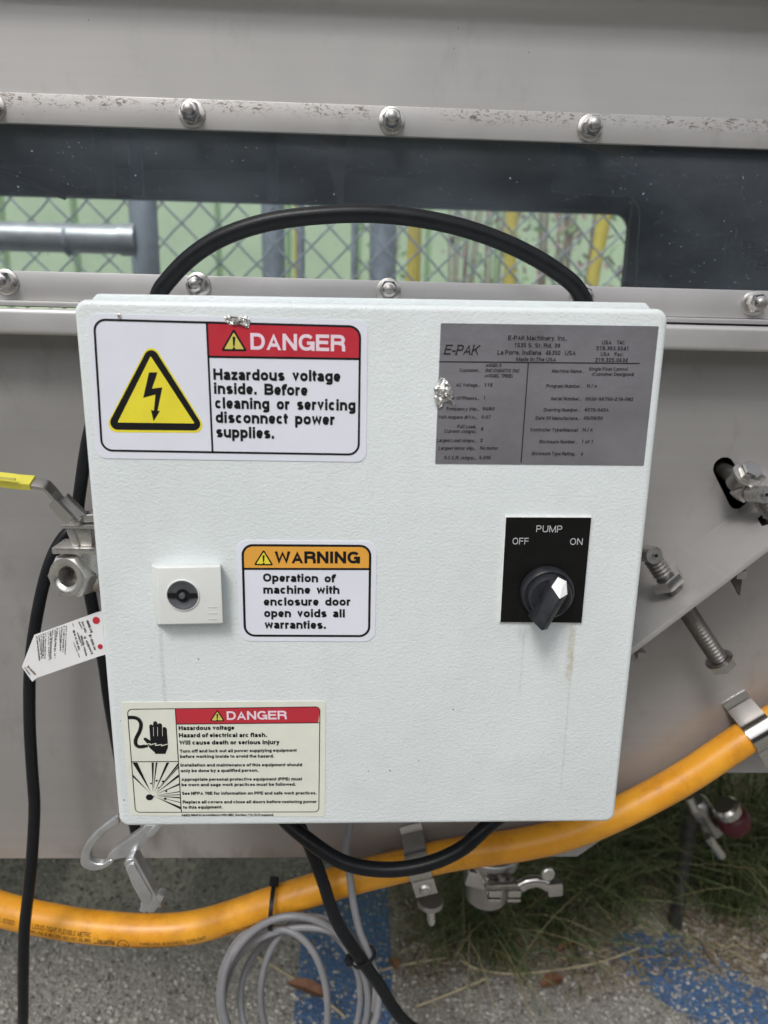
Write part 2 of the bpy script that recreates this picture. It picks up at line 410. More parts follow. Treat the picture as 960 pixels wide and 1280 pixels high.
def plate2d(name, loops, th, mat, M4, parent=None, bev=0, smooth=False):
    """filled 2D outline(s) with holes, extruded; M4 maps (x,y,0..) to the place, thickness along local z"""
    cu = bpy.data.curves.new('t', 'CURVE'); cu.dimensions = '2D'; cu.fill_mode = 'BOTH'; cu.extrude = th/2
    if bev: cu.bevel_depth = bev; cu.bevel_resolution = 2; cu.offset = -bev
    for lp in loops:
        s = cu.splines.new('POLY'); s.points.add(len(lp)-1); s.use_cyclic_u = True
        for p, c in zip(s.points, lp): p.co = (c[0], c[1], 0, 1)
    t = bpy.data.objects.new('t', cu); COL.objects.link(t)
    dg = bpy.context.evaluated_depsgraph_get(); me = bpy.data.meshes.new_from_object(t.evaluated_get(dg))
    bpy.data.objects.remove(t); bpy.data.curves.remove(cu)
    me.transform(M4); me.name = name
    b = bmesh.new(); b.from_mesh(me); bmesh.ops.remove_doubles(b, verts=b.verts, dist=1e-6); bmesh.ops.recalc_face_normals(b, faces=b.faces); b.to_mesh(me); b.free()
    return mesh_obj(name, me, mat, parent, smooth)
XZ = lambda y: Matrix(((1, 0, 0, 0), (0, 0, -1, y), (0, 1, 0, 0), (0, 0, 0, 1)))   # (x,y)->(x,z) plane at Y=y
def struct(o, kind='structure'): o['kind'] = kind; return o
def arc(cx, cy, r, a0, a1, n=10): return [(cx+r*math.cos(math.radians(a0+(a1-a0)*i/n)), cy+r*math.sin(math.radians(a0+(a1-a0)*i/n))) for i in range(n+1)]
def rrect(x0, x1, y0, y1, r, n=8):
    return arc(x1-r, y1-r, r, 0, 90, n)+arc(x0+r, y1-r, r, 90, 180, n)+arc(x0+r, y0+r, r, 180, 270, n)+arc(x1-r, y0+r, r, 270, 360, n)

# ================================================================== GROUND
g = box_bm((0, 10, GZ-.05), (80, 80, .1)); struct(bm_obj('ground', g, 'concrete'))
def worn_stripe(poly, seedo, cell=.0045, wear=.50, edge_soft=.012):
    """painted stripe: thin sheet with the worn-off spots really missing"""
    P2 = [(p.x, p.y) for p in poly]
    xs = [p[0] for p in P2]; ys = [p[1] for p in P2]
    from mathutils import noise as nz
    vs = []; fs = []; n = len(P2)
    def inside(x, y):
        c = False; d = 9
        for i in range(n):
            x1, y1 = P2[i]; x2, y2 = P2[(i+1)%n]
            if (y1 > y) != (y2 > y) and x < (x2-x1)*(y-y1)/(y2-y1)+x1: c = not c
            L2 = (x2-x1)**2+(y2-y1)**2; t = max(0, min(1, ((x-x1)*(x2-x1)+(y-y1)*(y2-y1))/L2))
            d = min(d, math.hypot(x-x1-t*(x2-x1), y-y1-t*(y2-y1)))
        return d if c else -d
    x = min(xs)
    while x < max(xs):
        y = min(ys)
        while y < max(ys):
            d = inside(x, y)
            if d > -.004:
                q = Vector((x+seedo, y, 0)); a = nz.noise(q*13)*.45 + nz.noise(q*60)*.45 + nz.noise(q*170)*.55
                if a + min(.25, d/edge_soft*.12) > wear-1+.0:
                    j = lambda: random.uniform(-.0009, .0009); h = cell*.52; k = len(vs)
                    for sx, sy in ((-h, -h), (h, -h), (h, h), (-h, h)): vs.append((x+sx+j(), y+sy+j(), GZ+.0012+random.uniform(0, .0004)))
                    fs.append((k, k+1, k+2, k+3))
            y += cell
        x += cell
    return vs, fs
v, f = worn_stripe([G(392, 1085), G(484, 1085), G(486, 1290), G(368, 1290)], 0, wear=.68)
o = pd_obj('blue_stripe', v, f, 'paint'); tag(o, 'worn blue painted stripe on the concrete behind the coiled grey wire', 'painted stripe', 'blue painted stripes on the concrete')
v, f = worn_stripe([G(775, 1168), G(848, 1172), G(902, 1206), G(960, 1247), G(1040, 1300), G(880, 1300), G(860, 1268), G(795, 1226), G(765, 1200)], 5, wear=1.0)
o = pd_obj('blue_stripe', v, f, 'paint'); tag(o, 'patchy blue painted stripe running to the lower right corner below the grass', 'painted stripe', 'blue painted stripes on the concrete')
# loose grit, real stones
def rocks(n, fn, smin, smax, name, mat):
    base = np.array([(0,0,1),(.9,0,.2),(.28,.85,.2),(-.72,.53,.2),(-.72,-.53,.2),(.28,-.85,.2),(0,0,-.6)])
    tri = [(0,1,2),(0,2,3),(0,3,4),(0,4,5),(0,5,1),(6,2,1),(6,3,2),(6,4,3),(6,5,4),(6,1,5)]
    V = []; F = []
    for i in range(n):
        x, y = fn(); s = smin+(smax-smin)*rng.random()**3; a = rng.random()*6.28
        q = base*(1+rng.normal(0, .16, base.shape))*np.array([s, s*rng.uniform(.6, 1), s*rng.uniform(.4, .8)])
        c, sn = math.cos(a), math.sin(a); k = len(V)*1
        for p in q: V.append((x+p[0]*c-p[1]*sn, y+p[0]*sn+p[1]*c, GZ+.0008+p[2]))
        F += [(t[0]+k, t[1]+k, t[2]+k) for t in tri]
    return struct(pd_obj(name, V, F, mat), 'stuff')
def visg():
    while True:
        px, py = rng.uniform(-60, 1020), 1060+240*rng.random()
        p = G(px, py); return p.x, p.y
o = rocks(20000, visg, .0008, .0040, 'gravel_grit', 'grit'); tag(o, 'loose grey grit and small stones scattered over the concrete', 'grit')

# ================================================================== GRASS
def blades(n, rootf, name, mat, hmin, hmax, wd, lean, leanv=.6, seg=6):
    V = []; F = []
    for i in range(n):
        x, y = rootf(); h = hmin+(hmax-hmin)*rng.random()**1.6; a = lean+rng.normal(0, leanv); ln = h*rng.uniform(.25, 1.3); w_ = wd*rng.uniform(.6, 1.3)
        d = np.array([math.cos(a), math.sin(a)]); s = np.array([-d[1], d[0]]); k = len(V)
        droop = rng.uniform(.15, .95)
        for j in range(seg+1):
            t = j/seg; q = w_*(1-t)**.7+.00012
            px = x+d[0]*ln*t**1.6; py = y+d[1]*ln*t**1.6; pz = GZ+h*(t - droop*.55*t**2.6)
            V.append((px-s[0]*q, py-s[1]*q, pz)); V.append((px+s[0]*q, py+s[1]*q, pz+.0004))
        for j in range(seg): F.append((k+2*j, k+2*j+1, k+2*j+3, k+2*j+2))
    return struct(pd_obj(name, V, F, mat), 'stuff')
clumps = [(G(px, py), r) for px, py, r in ((590, 1120, .03), (640, 1118, .04), (700, 1105, .05), (735, 1080, .06), (780, 1060, .07), (820, 1080, .07), (850, 1040, .06), (880, 1095, .06), (930, 1060, .07), (955, 1110, .06), (900, 1130, .03), (560, 1170, .04), (620, 1190, .03), (690, 1165, .04), (990, 1090, .07), (760, 1120, .04), (900, 1010, .1), (1000, 1030, .1), (830, 1010, .08), (740, 1040, .06))]
def croot():
    c, r = clumps[rng.integers(len(clumps))]; return c.x+rng.normal(0, r*.55), c.y+rng.normal(0, r*.7)
o = blades(3300, croot, 'grass', 'grass', .03, .23, .0009, -2.1, 1.0); tag(o, 'dark green grass growing under the orange conduit', 'grass')
def croot2():
    p = G(rng.uniform(850, 1000), rng.uniform(1000, 1110)); return p.x, p.y
o = blades(170, croot2, 'tall_grass', 'grass', .20, .42, .0011, -1.6, .9, 9); tag(o, 'tall thin grass blades rising in front of the steel panel at right', 'grass')
def litter(n, name):
    V = []; F = []
    for i in range(n):
        p = G(rng.uniform(500, 1000), rng.uniform(1080, 1225)); a = rng.uniform(0, 6.28); ln = rng.uniform(.008, .05); k = len(V); cur = rng.normal(0, .7)
        for j in range(5):
            t = j/4-.5; b = a+cur*t*2
            x, y = p.x+math.cos(b)*ln*t, p.y+math.sin(b)*ln*t; wd = .00045
            V.append((x-math.sin(a)*wd, y+math.cos(a)*wd, GZ+.003+.004*rng.random())); V.append((x+math.sin(a)*wd, y-math.cos(a)*wd, GZ+.0035+.004*rng.random()))
        for j in range(4): F.append((k+2*j, k+2*j+1, k+2*j+3, k+2*j+2))
    return struct(pd_obj(name, V, F, 'litter'), 'stuff')
tag(litter(700, 'dry_litter'), 'dry pale stalks littering the soil under the grass', 'litter')
for (pts, lab) in (([(320, 1195), (350, 1213), (395, 1241), (432, 1272)], 'long pale dry stalk crossing the ground inside the wire coil'),
                   ([(520, 1258), (560, 1243), (610, 1222)], 'short pale dry stalk on the bare concrete below the grass'),
                   ([(575, 1200), (600, 1212), (650, 1217), (740, 1205), (800, 1185)], 'long bent dry stalk lying along the front edge of the grass'),
                   ([(470, 1215), (505, 1206), (560, 1197)], 'thin dry stalk beside the blue stripe')):
    tag(tube('dry_stalk', [G(a, b, GZ+.006) for a, b in pts], .0013, 'straw', n=6), lab, 'dry stalk', 'dry stalks on the ground')
def leaf(px, py, ln, wd, ang, lab, curl=.5):
    c = G(px, py, GZ+.006); V = []; F = []; n = 10
    for i in range(n+1):
        t = i/n; hw = wd*math.sin(math.pi*min(1, t*.96+.03))**.8
        for s in (-1, -.4, 0, .4, 1):
            x = (t-.5)*ln; y = s*hw; z = .003+abs(s)*hw*curl+math.sin(t*5)*.0015
            V.append((c.x+x*math.cos(ang)-y*math.sin(ang), c.y+x*math.sin(ang)+y*math.cos(ang), c.z+z))
    for i in range(n):
        for k in range(4): a = i*5+k; F.append((a, a+1, a+6, a+5))
    tag(pd_obj('dry_leaf', V, F, 'dry_leaf', None, True), lab, 'leaf', 'fallen dry leaves')
leaf(386, 1240, .055, .009, -.35, 'curled brown leaf under the pale stalk inside the wire coil')
leaf(690, 1229, .034, .009, .45, 'reddish brown leaf on the concrete below the grass', .3)
leaf(708, 1186, .03, .006, .5, 'brown leaf lying at the edge of the grass tuft', .6)
leaf(492, 1206, .02, .007, 1.9, 'small rust coloured leaf right of the blue stripe', .4)

# ================================================================== BEYOND THE MACHINE
wall = thing('green_wall', 'pale green painted wall beyond the chain link fence', 'wall', (0, 4, GZ))
for i in range(60):
    x = -6+i*.4
    b = prism_bm([(x, 4, GZ), (x+.36, 4, GZ), (x+.36, 4, GZ+4.2), (x, 4, GZ+4.2)], [(x-.02, 4.05, GZ), (x+.38, 4.05, GZ), (x+.38, 4.05, GZ+4.2), (x-.02, 4.05, GZ+4.2)])
    bm_obj('panel', b, 'green_wall', wall)
# unseen low building added behind the viewer to darken reflections in pane and steel
yb = thing('added_dark_building', 'unseen dark low building added behind the viewer to darken reflections', 'building', (0, -7.0, GZ))
bm_obj('wall', box_bm((0, -7.2, GZ+1.35), (40, .4, 2.7)), 'added_building_wall', yb)
bm_obj('added_building_roof', box_bm((0, -7.2, GZ+2.76), (41, 1.2, .12)), 'dark_steel', yb)
for i in range(9): bm_obj('door', box_bm((-16+i*4, -6.99, GZ+1.1), (1.8, .05, 2.2), bev=.01), 'dark_steel', yb)
# chain link fence
FY = 0.98
fence = thing('chain_link_fence', 'galvanised chain link fence seen through the machine window', 'fence', (0, FY, GZ))
bm = bmesh.new(); x0, x1, z0, z1 = -1.3, 1.3, GZ, 1.0; pz = .065
for k in range(int((x1-x0)/pz)+34):
    for sgn in (1, -1):
        pts = []
        xs = x0-1.9+k*pz if sgn == 1 else x1+1.9-k*pz
        zz = z0; i = 0
        while zz <= z1:
            xx = xs+sgn*(zz-z0)
            if x0 <= xx <= x1: pts.append(Vector((xx, FY+(.0035 if i % 2 else -.0035)*sgn, zz)))
            zz += pz/2; i += 1
        if len(pts) > 1: tube_bm(pts, .0018, 4, bm, False)
m_ = bm_obj('wire_mesh', bm, 'galv_dull', fence); m_['kind'] = 'stuff'
def vpost(px0, px1, py, Y, mat, name, parent, tilt=0, zt=1.2):
    a, b = P(px0, py, Y), P(px1, py, Y); r = (b.x-a.x)/2; c = (a+b)/2
    bm_obj(name, lathe([(0, 0), (r, 0), (r, zt-GZ), (0, zt-GZ)], (c.x-tilt*(c.z-GZ), Y, GZ), (tilt, 0, 1), 20), mat, parent, 50)
vpost(163, 172, 300, 1.02, 'galv_dull', 'post', fence); vpost(327, 356, 300, 1.04, 'galv_dull', 'post', fence); vpost(462, 496, 300, 1.04, 'galv_dull', 'post', fence)
vpost(371, 381, 300, 1.01, 'galv_dull', 'post', fence); vpost(439, 447, 300, 1.01, 'galv_dull', 'post', fence); vpost(-60, -30, 300, 1.04, 'galv_dull', 'post', fence)
rail = thing('pipe_gate', 'thick galvanised pipe rail joined to a round post in front of the fence', 'gate', (P(180, 300, .80).x, .80, GZ))
a = P(-900, 300, .80); b = P(168, 300, .80)
bm_obj('rail', tube_bm([Vector((a.x, .80, b.z)), b], .0215, 20), 'galv', rail, 50)
bm_obj('coupling', tube_bm([b-Vector((.02, 0, 0)), b+Vector((.004, 0, 0))], .024, 20), 'galv', rail, 50)
vpost(168, 198, 300, .80, 'galv_dull', 'post', rail)
bm_obj('clamp_band', tube_bm([P(84, 300, .8), P(89, 300, .8)], .023, 20), 'galv_dull', rail, 50)
for px0, px1, py, Y, tl, lab in ((367, 372, 300, 1.5, 0, 'thin yellow post, leftmost behind the fence'), (509, 527, 300, 1.5, 0, 'yellow post behind the fence above the middle of the box'), (631, 646, 300, 1.5, -.03, 'yellow post behind the fence, second from the right'), (742, 758, 300, 1.5, .10, 'leaning yellow post behind the fence at the right end of the opening')):
    t = P((px0+px1)/2, py, Y); bm2 = thing('yellow_post', lab, 'post', (t.x, Y, GZ), 'yellow posts behind the fence')
    vpost(px0, px1, py, Y, 'yellow_post', 'shaft', bm2, tl); c = (P(px0, py, Y)+P(px1, py, Y))/2
    bm_obj('cap', lathe([(0, .02), (.012, .016), (.018, 0), (0, 0)], (c.x-tl*(c.z-GZ)+tl*(1.2-GZ), Y, 1.2), (0, 0, 1), 16), 'yellow_post', bm2, 50)
# leggy plants between the fence and the wall
def plant(px, Y, h, lab, n=60, spread=.12, pink=.3):
    c = P(px, 300, Y); root = thing('shrub', lab, 'shrub', (c.x, Y, GZ), 'shrubs behind the fence')
    bs = bmesh.new(); lv = ([], []); lp = ([], [])
    for i in range(7):
        a = rng.uniform(0, 6.28); e = spread*rng.uniform(.3, 1)
        pts = [Vector((c.x, Y, GZ)), Vector((c.x+math.cos(a)*e*.4, Y+math.sin(a)*e*.4, GZ+h*.5)), Vector((c.x+math.cos(a)*e, Y+math.sin(a)*e, GZ+h*rng.uniform(.85, 1.1)))]
        path = catmull(pts, 6); tube_bm(path, lambda t: .007*(1-t*.7), 6, bs)
        for k in range(n):
            q = path[rng.integers(3, len(path))]+Vector(rng.normal(0, .05, 3)); s = rng.uniform(.02, .05); u = Vector(rng.normal(0, 1, 3)).normalized(); w2 = u.cross(Vector(rng.normal(0, 1, 3))).normalized()
            V, F = (lp if rng.random() < pink else lv); kk = len(V)
            V += [q, q+u*s*.5+w2*s*.22, q+u*s, q+u*s*.5-w2*s*.22]; F.append((kk, kk+1, kk+2, kk+3))
    bm_obj('stem', bs, 'stem', root)
    o = pd_obj('leaves', *lv, 'leaf', root); o['kind'] = 'stuff'
    o = pd_obj('flowers', *lp, 'pinkflower', root); o['kind'] = 'stuff'
for px, Y, h, lab, pk in ((575, 2.2, 1.5, 'leggy green shrub with pinkish leaves, leftmost behind the fence', .45), (620, 2.0, 1.4, 'leggy shrub just left of the second yellow post from the right', .35), (690, 2.1, 1.6, 'shrub with pink flowers between the two right yellow posts', .5), (728, 1.9, 1.4, 'brown stemmed shrub beside the leaning yellow post', .5), (470, 2.8, 1.3, 'sparse shrub behind the wide fence post in the middle', .3)):
    plant(px, Y, h, lab, pink=pk, n=34)

# ================================================================== THE MACHINE
YP = .13; YL = .14
MX0, MX1 = -.95, .95
root = thing('packaging_machine', 'brushed stainless steel machine housing with a long bolted window', 'machine', (0, YL, GZ))
zt_str, zb_str = P(480, 134, YP).z, P(480, 171.5, YP).z
zt_low, zb_low = P(480, 351, YP).z-.0, P(480, 387, YP).z
# hood: sheet that bends back at its top; a lid overhangs it above the frame
hz = P(480, 12, YP).z
prof = [(YP, zt_str+.0008), (YP, hz-.006)]+[(YP-.012*(1-math.cos(t)), hz-.006+.014*math.sin(t)) for t in [math.pi/2*i/6 for i in range(1, 7)]]+[(YP-.016, hz+.0085)]
V = []; F = []
nx = 40
for i in range(nx+1):
    x = MX0+(MX1-MX0)*i/nx
    for y, z in prof: V.append((x, y, z+.004*(1-(x+.3)*3 if 0 else 0)))
n = len(prof)
for i in range(nx):
    for k in range(n-1): F.append((i*n+k, i*n+k+1, (i+1)*n+k+1, (i+1)*n+k))
pd_obj('hood_panel', V, F, 'hood', root, 50)
bm_obj('lid', box_bm((0, YP+.245, hz+.0145), (MX1-MX0+.02, .52, .010), bev=.002), 'hood', root, 40)
# clamping strips
bm_obj('window_strip', box_bm((0, YP-.0018, (zt_str+zb_str)/2), (MX1-MX0, .0036, zt_str-zb_str), bev=.0006), 'strip', root, 40)
bm_obj('window_strip', box_bm((0, YP-.0018, (zt_low+zb_low)/2), (MX1-MX0, .0036, zt_low-zb_low), bev=.0006), 'lip', root, 40)
bm_obj('window_pane', box_bm((0, YP+.004, (zt_str+zb_low)/2), (MX1-MX0-.02, .005, zt_str-zb_low-.004)), 'glass', root)
# thin ledge under the lower strip, then the rounded lip
zl = P(480, 391.0, .118).z; zt = P(480, 394.0, .112).z; zbm = P(480, 429, .112).z
bm_obj('ledge', box_bm((0, .128, zb_low-.0022), (MX1-MX0, .022, .0034), bev=.0008), 'lip', root, 40)
b = box_bm((0, .126, (zt-.0012+zbm)/2), (MX1-MX0, .028, zt-.0012-zbm), bev=.0035, seg=4); bm_obj('lip', b, 'lip', root, 60)
# lower panel with slot hole and stepped bottom edge
pz1 = P(200, 1072.5, YL).z; pz2 = P(930, 966, YL).z
pd1, pd2 = P(722, 1066, YL), P(872, 968, YL)
A, B = P(905, 585, YL), P(924, 624, YL); d = (B-A); an = math.degrees(math.atan2(d.z, d.x)); r = .0082
slot = arc(B.x, B.z, r, an-90, an+90)+arc(A.x, A.z, r, an+90, an+270)
outer = [(MX0, pz1), (pd1.x, pz1), (pd2.x, pz2), (MX1, pz2), (MX1, zbm+.006), (MX0, zbm+.006)]
plate2d('lower_panel', [outer, slot[::-1]], .0028, 'panel', XZ(YL+.0016), root)
# folded bottom return behind the panel edge
V = [(MX0, YL+.003, pz1), (pd1.x, YL+.003, pz1), (pd2.x, YL+.003, pz2), (MX1, YL+.003, pz2)]
V += [(x, .66, z) for x, y, z in V]
pd_obj('floor_panel', [(x, y, z+.0015) for x, y, z in V], [(0, 1, 5, 4), (1, 2, 6, 5), (2, 3, 7, 6)], 'panel', root)
# inner walls of the window chamber
YR = .66
wz0, wz1 = zb_low-.012, hz+.009
bm_obj('chamber_floor', box_bm((0, (YP+YR)/2+.01, wz0-.004), (MX1-MX0-.01, YR-YP-.022, .006)), 'inside', root)
bm_obj('chamber_roof', box_bm((0, (YP+YR)/2+.01, wz1-.0005), (MX1-MX0-.01, YR-YP-.022, .006)), 'inside', root)
for sx in (MX0+.003, MX1-.003):
    bm_obj('end_panel', box_bm((sx, (YL+YR)/2+.004, (pz1+hz)/2+.01), (.006, YR-YL-.004, hz-pz1-.02)), 'panel', root)
c0 = P(783, 262, YR)
ozt = P(400, 256, YR).z; ozb = wz0+.002; ox1 = P(783, 300, YR).x
op = arc(ox1-.022, ozt-.022, .022, 0, 90)+[(-.80, ozt), (-.80, ozb)]+[(ox1, ozb)]
plate2d('rear_panel', [[(MX0, pz1), (MX1, pz1), (MX1, hz+.008), (MX0, hz+.008)], op], .004, 'inside', XZ(YR+.003), root)
bm_obj('opening_trim', tube_bm([Vector((p[0], YR-.003, p[1])) for p in op[:12]], .002, 6), 'inside_blue', root, 50)
# things inside the chamber; curved plate and brown sheet stand in for pane reflections
pts = [P(a, b, .40) for a, b in ((700, 178), (760, 195), (820, 225), (880, 270), (925, 320), (960, 390))]
fr = [(p.x, p.z) for p in catmull(pts, 6)]
plate2d('reflection_arc_plate', [fr+[(fr[-1][0], wz0), (P(800, 340, .40).x, wz0), (P(800, 262, .40).x, P(800, 262, .40).z), (P(790, 246, .40).x, P(790, 246, .40).z), (P(690, 240, .40).x, P(690, 240, .40).z)]], .003, 'inside_blue', XZ(.40), root)
q1, q2 = P(800, 150, .5), P(1060, 420, .5)
bm_obj('reflection_backdrop', box_bm(((q1.x+q2.x)/2, .5, (wz0+wz1)/2), (q2.x-q1.x, .004, wz1-wz0-.008)), 'inside_brown', root)
for i in range(7):
    a = P(932+i*9, 300, .3); b = P(930+i*9, 338, .3)
    bm_obj('grille_bar', tube_bm([a, b], .0014, 6), 'dark_steel', root)
for i in range(5):
    bm_obj('grille_bar', tube_bm([P(928, 302+i*8, .297), P(990, 304+i*8, .297)], .001, 6), 'dark_steel', root)
a = P(400, 165, .3); b = P(425, 255, .3); bm_obj('strap', prism_bm([P(402, 160, .3), P(432, 165, .3), P(430, 255, .3), P(422, 255, .3)], [P(402, 160, .303), P(432, 165, .303), P(430, 255, .303), P(422, 255, .303)]), 'inside_brown', root)
bm_obj('stay_rod', tube_bm([P(0, 212, .25), P(82, 247, .25)], .0022, 8), 'dark_steel', root, 50)
for px, w_ in ((128, 1.0), (168, .7), (340, .6)):
    a = P(px, 160, .45); bm_obj('divider', box_bm((a.x, .45, (wz0+wz1)/2+.06), (.018*w_, .004, wz1-wz0-.14)), 'inside_blue', root)
for x, y in ((MX0+.03, YL+.03), (MX1-.03, YL+.03), (MX0+.03, YR-.03), (MX1-.03, YR-.03)):
    bm_obj('leg', box_bm((x, y, (GZ+pz2)/2), (.045, .045, pz2-GZ+.002)), 'panel', root)
# bolts along the window
def proto_bolt():
    o1 = bm_obj('bolt', lathe([(0, .0125), (.0022, .0125), (.0031, .0118), (.0031, 0), (0, 0)], (0, 0, 0), (0, -1, 0), 20), 'dull_steel', None, 40)
    return o1.data
me_stud = proto_bolt(); bpy.data.objects.remove(bpy.data.objects['bolt'])
o1 = bm_obj('w', lathe([(.003, .0018), (.0066, .0018), (.0082, .0012), (.0085, 0), (.003, 0)], (0, 0, 0), (0, -1, 0), 32), 'cast', None, 40); me_w = o1.data; bpy.data.objects.remove(o1)
b = lathe([(.003, .0018), (.0061, .0018), (.0064, .0024), (.0064, .0068), (.0056, .0078)], (0, 0, 0), (0, -1, 0), 6)
b = lathe([(.0055, .0078), (.0055, .0084), (.0046, .0098), (.003, .0102)], (0, 0, 0), (0, -1, 0), 24, b)
o1 = bm_obj('n', b, 'steel', None, 35); me_n = o1.data; bpy.data.objects.remove(o1)
for px, py in ((-14, 131), (238, 140), (490, 149), (740, 158), (991, 168), (4, 352), (246, 356), (486, 363), (729, 370), (946, 379), (1190, 386)):
    c = P(px, py, YP-.008); rot = Matrix.Rotation(random.uniform(0, 6.28), 4, 'Y') @ Matrix.Rotation(random.uniform(-.04, .04), 4, 'X')
    mt = Matrix.Translation((c.x, YP-.0037, c.z)) @ rot; st = None
    for nm, me in (('bolt', me_stud), ('washer', me_w), ('nut', me_n)):
        o = bpy.data.objects.new(nm, me); o.matrix_basis = mt
        if nm == 'bolt': link(o, root); st = o
        else:
            COL.objects.link(o); o.parent = st; o.matrix_parent_inverse = Matrix.Identity(4); o.matrix_basis = Matrix.Identity(4)
# adjusting rail: ledge plate welded to the panel
wp = .062
a, b = P(798, 804, YL-wp), P(972, 672, YL-wp); dr = (b-a).normalized(); a = a-dr*.03; b = b+dr*.05
th = Vector((dr.z, 0, -dr.x))*.0042
fr = [a, b, b+th, a+th]; bk = [p+Vector((0, wp+.001, 0)) for p in fr]
bm_obj('adjusting_rail', prism_bm(fr, bk, .0007), 'rail', root, 40)
w0, w1 = P(855, 707, YL-.002), P(920, 664, YL-.002)
bm_obj('weld_bead', tube_bm(catmull([w0, (w0+w1)/2, w1], 10), .0014, 8), 'dull_steel', root, 50)
# gusset under the rail
gy = YL-wp+.010
bm_obj('gusset', prism_bm([P(910, 716, gy), P(929, 704, gy), P(929, 716, gy), P(925, 745, gy)], [P(910, 716, gy)+Vector((0, .003, 0)), P(929, 704, gy)+Vector((0, .003, 0)), P(929, 716, gy)+Vector((0, .003, 0)), P(925, 745, gy)+Vector((0, .003, 0))]), 'dark_steel', root)
bm_obj('tab', box_bm(P(926, 718, YL-wp+.004), (.007, .004, .006), bev=.0005), 'dull_steel', root)
bm_obj('tab', box_bm(P(801, 818, YL-.004), (.007, .006, .006), bev=.0005), 'dull_steel', root)
nrm = Vector((-dr.z, 0, dr.x))                           # up, away from the rail
def adj_bolt(ex, ey, tail, Y):
    e = P(ex, ey, Y); bt = P(*tail, Y) if tail else e-nrm*.03
    ax = (bt-e).normalized(); ln = (bt-e).length
    st = bm_obj('adjusting_bolt', lathe(threaded(.0068, ln, .0031), e, ax, 24), 'dull_steel', root, 30)
    bm_obj('eye_end', lathe([(0, -.0075), (.0012, -.0075), (.0013, -.0083), (.0052, -.0085), (.0062, -.0075), (.0062, .0065), (0, .0065)], e-ax*.003, (0.12, -1, .2), 24), 'cast', st, 40)
    # hole in the eye end
    ed = Vector((0.12, -1, .2)).normalized(); bm_obj('eye_hole', lathe([(0, 0), (.0013, 0), (.0013, .0005), (0, .0005)], e-ax*.003+ed*.0085, ed, 12), 'black', st)
    k = e+ax*.0165; bm_obj('nut', lathe(hexnut(.0122, .0095), k, ax, 6, roll=.3), 'steel', st, 30)
    if tail: bm_obj('bolt_head', lathe([(0, -.0005), (.0085, -.0005), (.0105, .0008), (.0105, .0016), (0, .0016)], bt-ax*.009, ax, 28, lathe([(0, .009), (.0088, .009), (.0100, .008), (.0100, .0017)], bt-ax*.009, ax, 6, roll=.2)), 'steel', st, 30)
    return st
adj_bolt(815, 697, (905, 834), YL-.036)
adj_bolt(951, 622, None, YL-.036)
# hex bolt and washer through the slot
hb = P(930, 597, YL-.020); axh = Vector((.12, -1, 1.0)).normalized()
sb = bm_obj('slot_bolt', lathe([(0, .006), (.0085, .006), (.0088, .0055), (.0088, -.007), (0, -.007)], hb-axh*.002, axh, 20), 'dull_steel', root, 40)
bm_obj('shank', lathe([(0, 0), (.0058, 0), (.0058, .05), (0, .05)], hb+Vector((-.001, .003, -.002)), (-.05, 1, .1), 18), 'dark_steel', sb, 40)
bm_obj('washer', lathe([(0, 0), (.0100, 0), (.0104, .001), (.0100, .002), (0, .002)], hb+axh*.003, axh, 28), 'cast', sb, 40)
bm_obj('nut', lathe(hexnut(.0074, .0070), hb+axh*.005, axh, 6, roll=.5), 'steel', sb, 30)
bm_obj('link', box_bm((hb+P(951, 622, YL-.036))/2+Vector((0, .006, 0)), (.010, .010, .024), rot=Matrix.Rotation(.65, 3, 'Y'), bev=.002), 'dull_steel', sb, 40)

# ================================================================== PUMP PIPE FITTINGS UNDER THE MACHINE
def pipe_clamp():
    Y = .20; c = P(618, 1078, Y)
    r = thing('pipe_clamp', 'shiny sanitary pipe clamp with a wing nut under the orange conduit', 'pipe clamp', (c.x, Y, c.z))
    cy = P(612, 1052, Y)
    bm_obj('pipe', lathe([(0, -.03), (.020, -.03), (.020, .09), (0, .09)], cy+Vector((0, 0, -.03)), (0, 0, 1), 32), 'dull_steel', r, 50)
    bm_obj('band', lathe([(.021, 0), (.027, .001), (.029, .004), (.029, .011), (.027, .014), (.021, .015)], cy+Vector((0, 0, -.022)), (.05, .1, 1), 36), 'dull_steel', r, 50)
    bm_obj('band_jaw', box_bm(P(596, 1096, Y-.02), (.022, .012, .017), rot=Matrix.Rotation(.25, 3, 'Y'), bev=.003), 'steel', r, 40)
    for i, px in enumerate((617, 641)):
        bm_obj('lug', box_bm(P(px, 1109, Y-.032), (.012, .018, .0075), bev=.0015), 'steel', r, 40)
        bm_obj('lug', box_bm(P(px-1, 1117, Y-.032), (.012, .018, .0035), bev=.001), 'steel', r, 40)
    a, b = P(608, 1108, Y-.036), P(668, 1106, Y-.036)
    bm_obj('screw', lathe(threaded(.0035, (b-a).length, .0012), a, (b-a), 12), 'cast', r, 30)
    pts = [P(x, y, Y-.036) for x, y in ((650, 1108), (660, 1103), (674, 1102), (686, 1108), (700, 1113))]
    bm_obj('wing_nut', tube_bm(catmull(pts, 6), lambda t: .0062-.001*t, 12, flat=.75), 'steel', r, 50)
    bm_obj('wing_nut', box_bm(P(693, 1109, Y-.036), (.014, .009, .014), rot=Matrix.Rotation(-.1, 3, 'Y'), bev=.0022), 'steel', r, 40)
    bm_obj('wing_pin', lathe([(0, 0), (.0062, 0), (.0062, .003), (.005, .004), (0, .004)], P(684, 1091, Y-.040), (.1, -1, .1), 24), 'cast', r, 40)
pipe_clamp()
